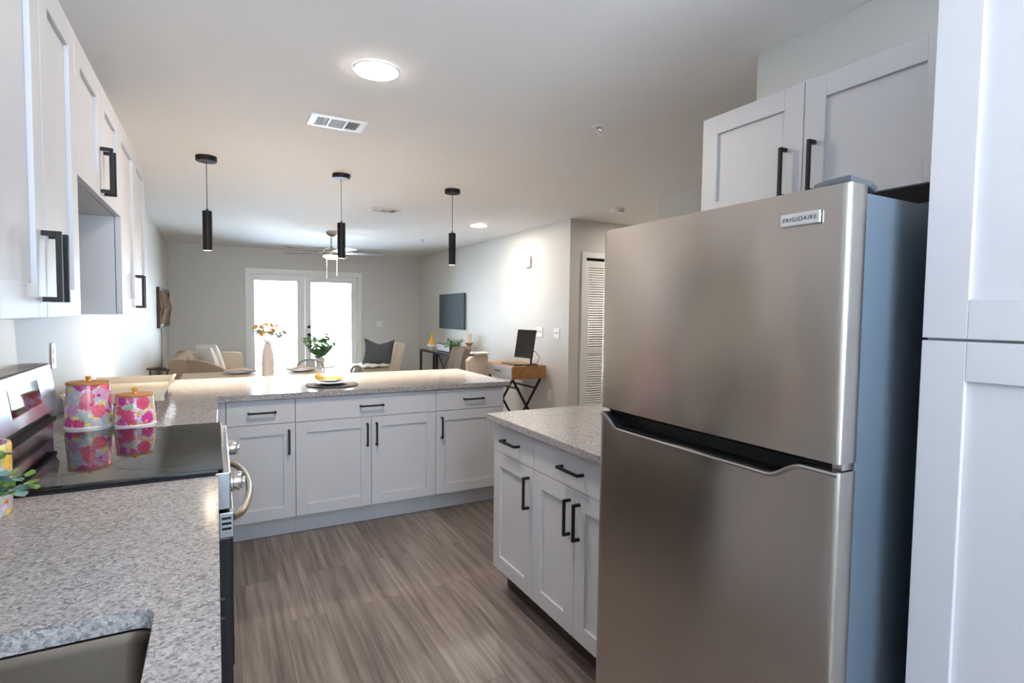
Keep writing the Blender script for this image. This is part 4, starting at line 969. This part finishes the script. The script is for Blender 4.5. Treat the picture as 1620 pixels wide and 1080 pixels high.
tag(MB().lathe([(0, zz+0.1785), (0.038, zz+0.1785), (0.038, zz+0.315), (0.03, zz+0.32), (0, zz+0.315)], 4.00, 7.42, 28).build('candle', CANDLE, None, True, loc=(4.00, 7.42, zz+0.1785)), 'ivory pillar candle on the wooden holder', 'candle')
# tufted chair and barrel chair
tx_, ty_ = 3.50, 6.98
t = thing('tufted_chair', (tx_, ty_, 0), 'taupe tufted high-back chair in front of the console table', 'chair')
box(tx_-0.34, tx_+0.20, ty_-0.26, ty_+0.22, 0.30, 0.48, bev=0.03).build('seat', TAUPE, t, True)
m = MB(); bm = m.bm; g = []
NU, NV = 12, 14
for i in range(NU+1):
    row = []
    for j in range(NV+1):
        u, v = i/NU, j/NV; yv = ty_-0.24+0.44*u; z = 0.481+0.45*v - 0.03*(2*u-1)**2*(1 if v > .9 else 0)
        x = tx_+0.10 + 0.05*v*v*1.6 - 0.045*(2*u-1)**2 - 0.012*abs(math.sin(3*math.pi*u))*abs(math.sin(3*math.pi*v))
        row.append(bm.verts.new((x, yv, z)))
    g.append(row)
for i in range(NU):
    for j in range(NV): bm.faces.new((g[i][j], g[i][j+1], g[i+1][j+1], g[i+1][j]))
ex = bmesh.ops.extrude_face_region(bm, geom=bm.faces[:]); bmesh.ops.translate(bm, vec=(0.10, 0, 0), verts=[v for v in ex['geom'] if isinstance(v, bmesh.types.BMVert)])
bk = m.build('backrest', TAUPE, t, True)
for x in (tx_-0.28, tx_+0.14):
    for y in (ty_-0.2, ty_+0.16): MB().tube([(x, y, 0.30), (x, y, 0.001)], [0.02, 0.013], 8).build('leg', DKWOOD, t)
bx, by = 3.56, 6.40
t = thing('barrel_chair', (bx, by, 0), 'cream low-back armchair between the desk and the tufted chair', 'chair')
box(bx-0.20, bx+0.14, by-0.16, by+0.28, 0.24, 0.48, bev=0.03).build('seat', SOFAL, t, True)
m = MB(); m.prism([(bx-0.10, 0.20), (bx+0.11, 0.20), (bx+0.14, 0.85), (bx+0.12, 0.87), (bx-0.09, 0.85), (bx-0.14, 0.80)], 'y', by-0.27, by-0.165, bev=0.012); m.build('backrest', SOFAL, t, True)
for x in (bx-0.15, bx+0.09):
    for y in (by-0.10, by+0.22): MB().tube([(x, y, 0.24), (x, y, 0.001)], [0.02, 0.013], 8).build('leg', DKWOOD, t)
m = MB(); m.box(bx-0.07, bx+0.150, by-0.285, by-0.150, 0.872, 0.905, bev=0.015); 
for v in m.bm.verts: v.co += Vector((random.uniform(-.006, .006), random.uniform(-.006, .006), random.uniform(-.006, .010)))
tag(m.build('sheepskin', WCLOTH, None, True, loc=(bx, by-0.2, 0.85)), 'fluffy white throw over the top of the cream armchair', 'blanket')
# desk
t = thing('writing_desk', (3.83, 5.67, 0), 'small oak writing desk with crossed black legs by the right wall', 'desk')
dx0, dx1, dy0, dy1 = 3.60, 4.055, 5.31, 6.03
box(dx0+0.012, dx1, dy0, dy1, 0.645, 0.796, bev=0.006).build('desk_box', OAK, t)
dr = box(dx0, dx0+0.0115, dy0+0.012, dy1-0.012, 0.657, 0.784, bev=0.003).build('drawer', GREYWOOD, t)
box(dx0-0.014, dx0-0.0005, dy0+0.29, dy0+0.43, 0.715, 0.727, bev=0.002).build('drawer_pull', BLACK, dr)
for y in (dy0+0.05, dy1-0.07):
    MB().bar((dx0+0.03, y, 0.644), (dx1-0.04, y, 0.002), 0.022, 0.022).build('leg', BLACK, t)
    MB().bar((dx1-0.03, y+0.024, 0.644), (dx0+0.04, y+0.024, 0.002), 0.022, 0.022).build('leg', BLACK, t)
m = MB(); m.box(dx0+0.10, dx0+0.12, dy0+0.04, dy1-0.04, 0.52, 0.54); m.box(dx1-0.12, dx1-0.10, dy0+0.04, dy1-0.04, 0.52, 0.54); m.build('stretcher', BLACK, t)
t = thing('monitor', (3.84, 5.40, 0.7965), 'thin dark computer monitor on a stand on the writing desk', 'monitor')
sc = MB().box(-0.155, 0.155, -0.008, 0.008, -0.165, 0.165, bev=0.004); Q = Matrix.Translation((3.80, 5.37, 1.05)) @ Matrix.Rotation(R(-78), 4, 'Z') @ Matrix.Rotation(R(-10), 4, 'X')
sc.xf(Q); so = sc.build('screen_housing', DARKP, t)
MB().box(-0.145, 0.145, -0.0092, -0.0082, -0.150, 0.155).xf(Q).build('screen', SCREEN, so)
MB().tube([(3.90, 5.40, 0.80), (3.90, 5.40, 1.00), (3.835, 5.38, 1.04)], 0.011, 8).build('stand_pole', BLACK, t, True)
box(3.80, 3.96, 5.335, 5.465, 0.797, 0.805, bev=0.002).build('stand_base', BLACK, t)
MB().tube([(3.85, 5.39, 0.98), (3.97, 5.42, 0.95), (4.02, 5.40, 0.88), (3.98, 5.40, 0.82), (3.93, 5.42, 0.8075)], 0.004, 6).build('cable', BLACK, t, True)
tag(box(3.66, 3.77, 5.37, 5.70, 0.7970, 0.812, bev=0.003).build('keyboard', DARKP, None, loc=(3.7, 5.5, 0.797)), 'slim dark keyboard on the writing desk in front of the monitor', 'keyboard')
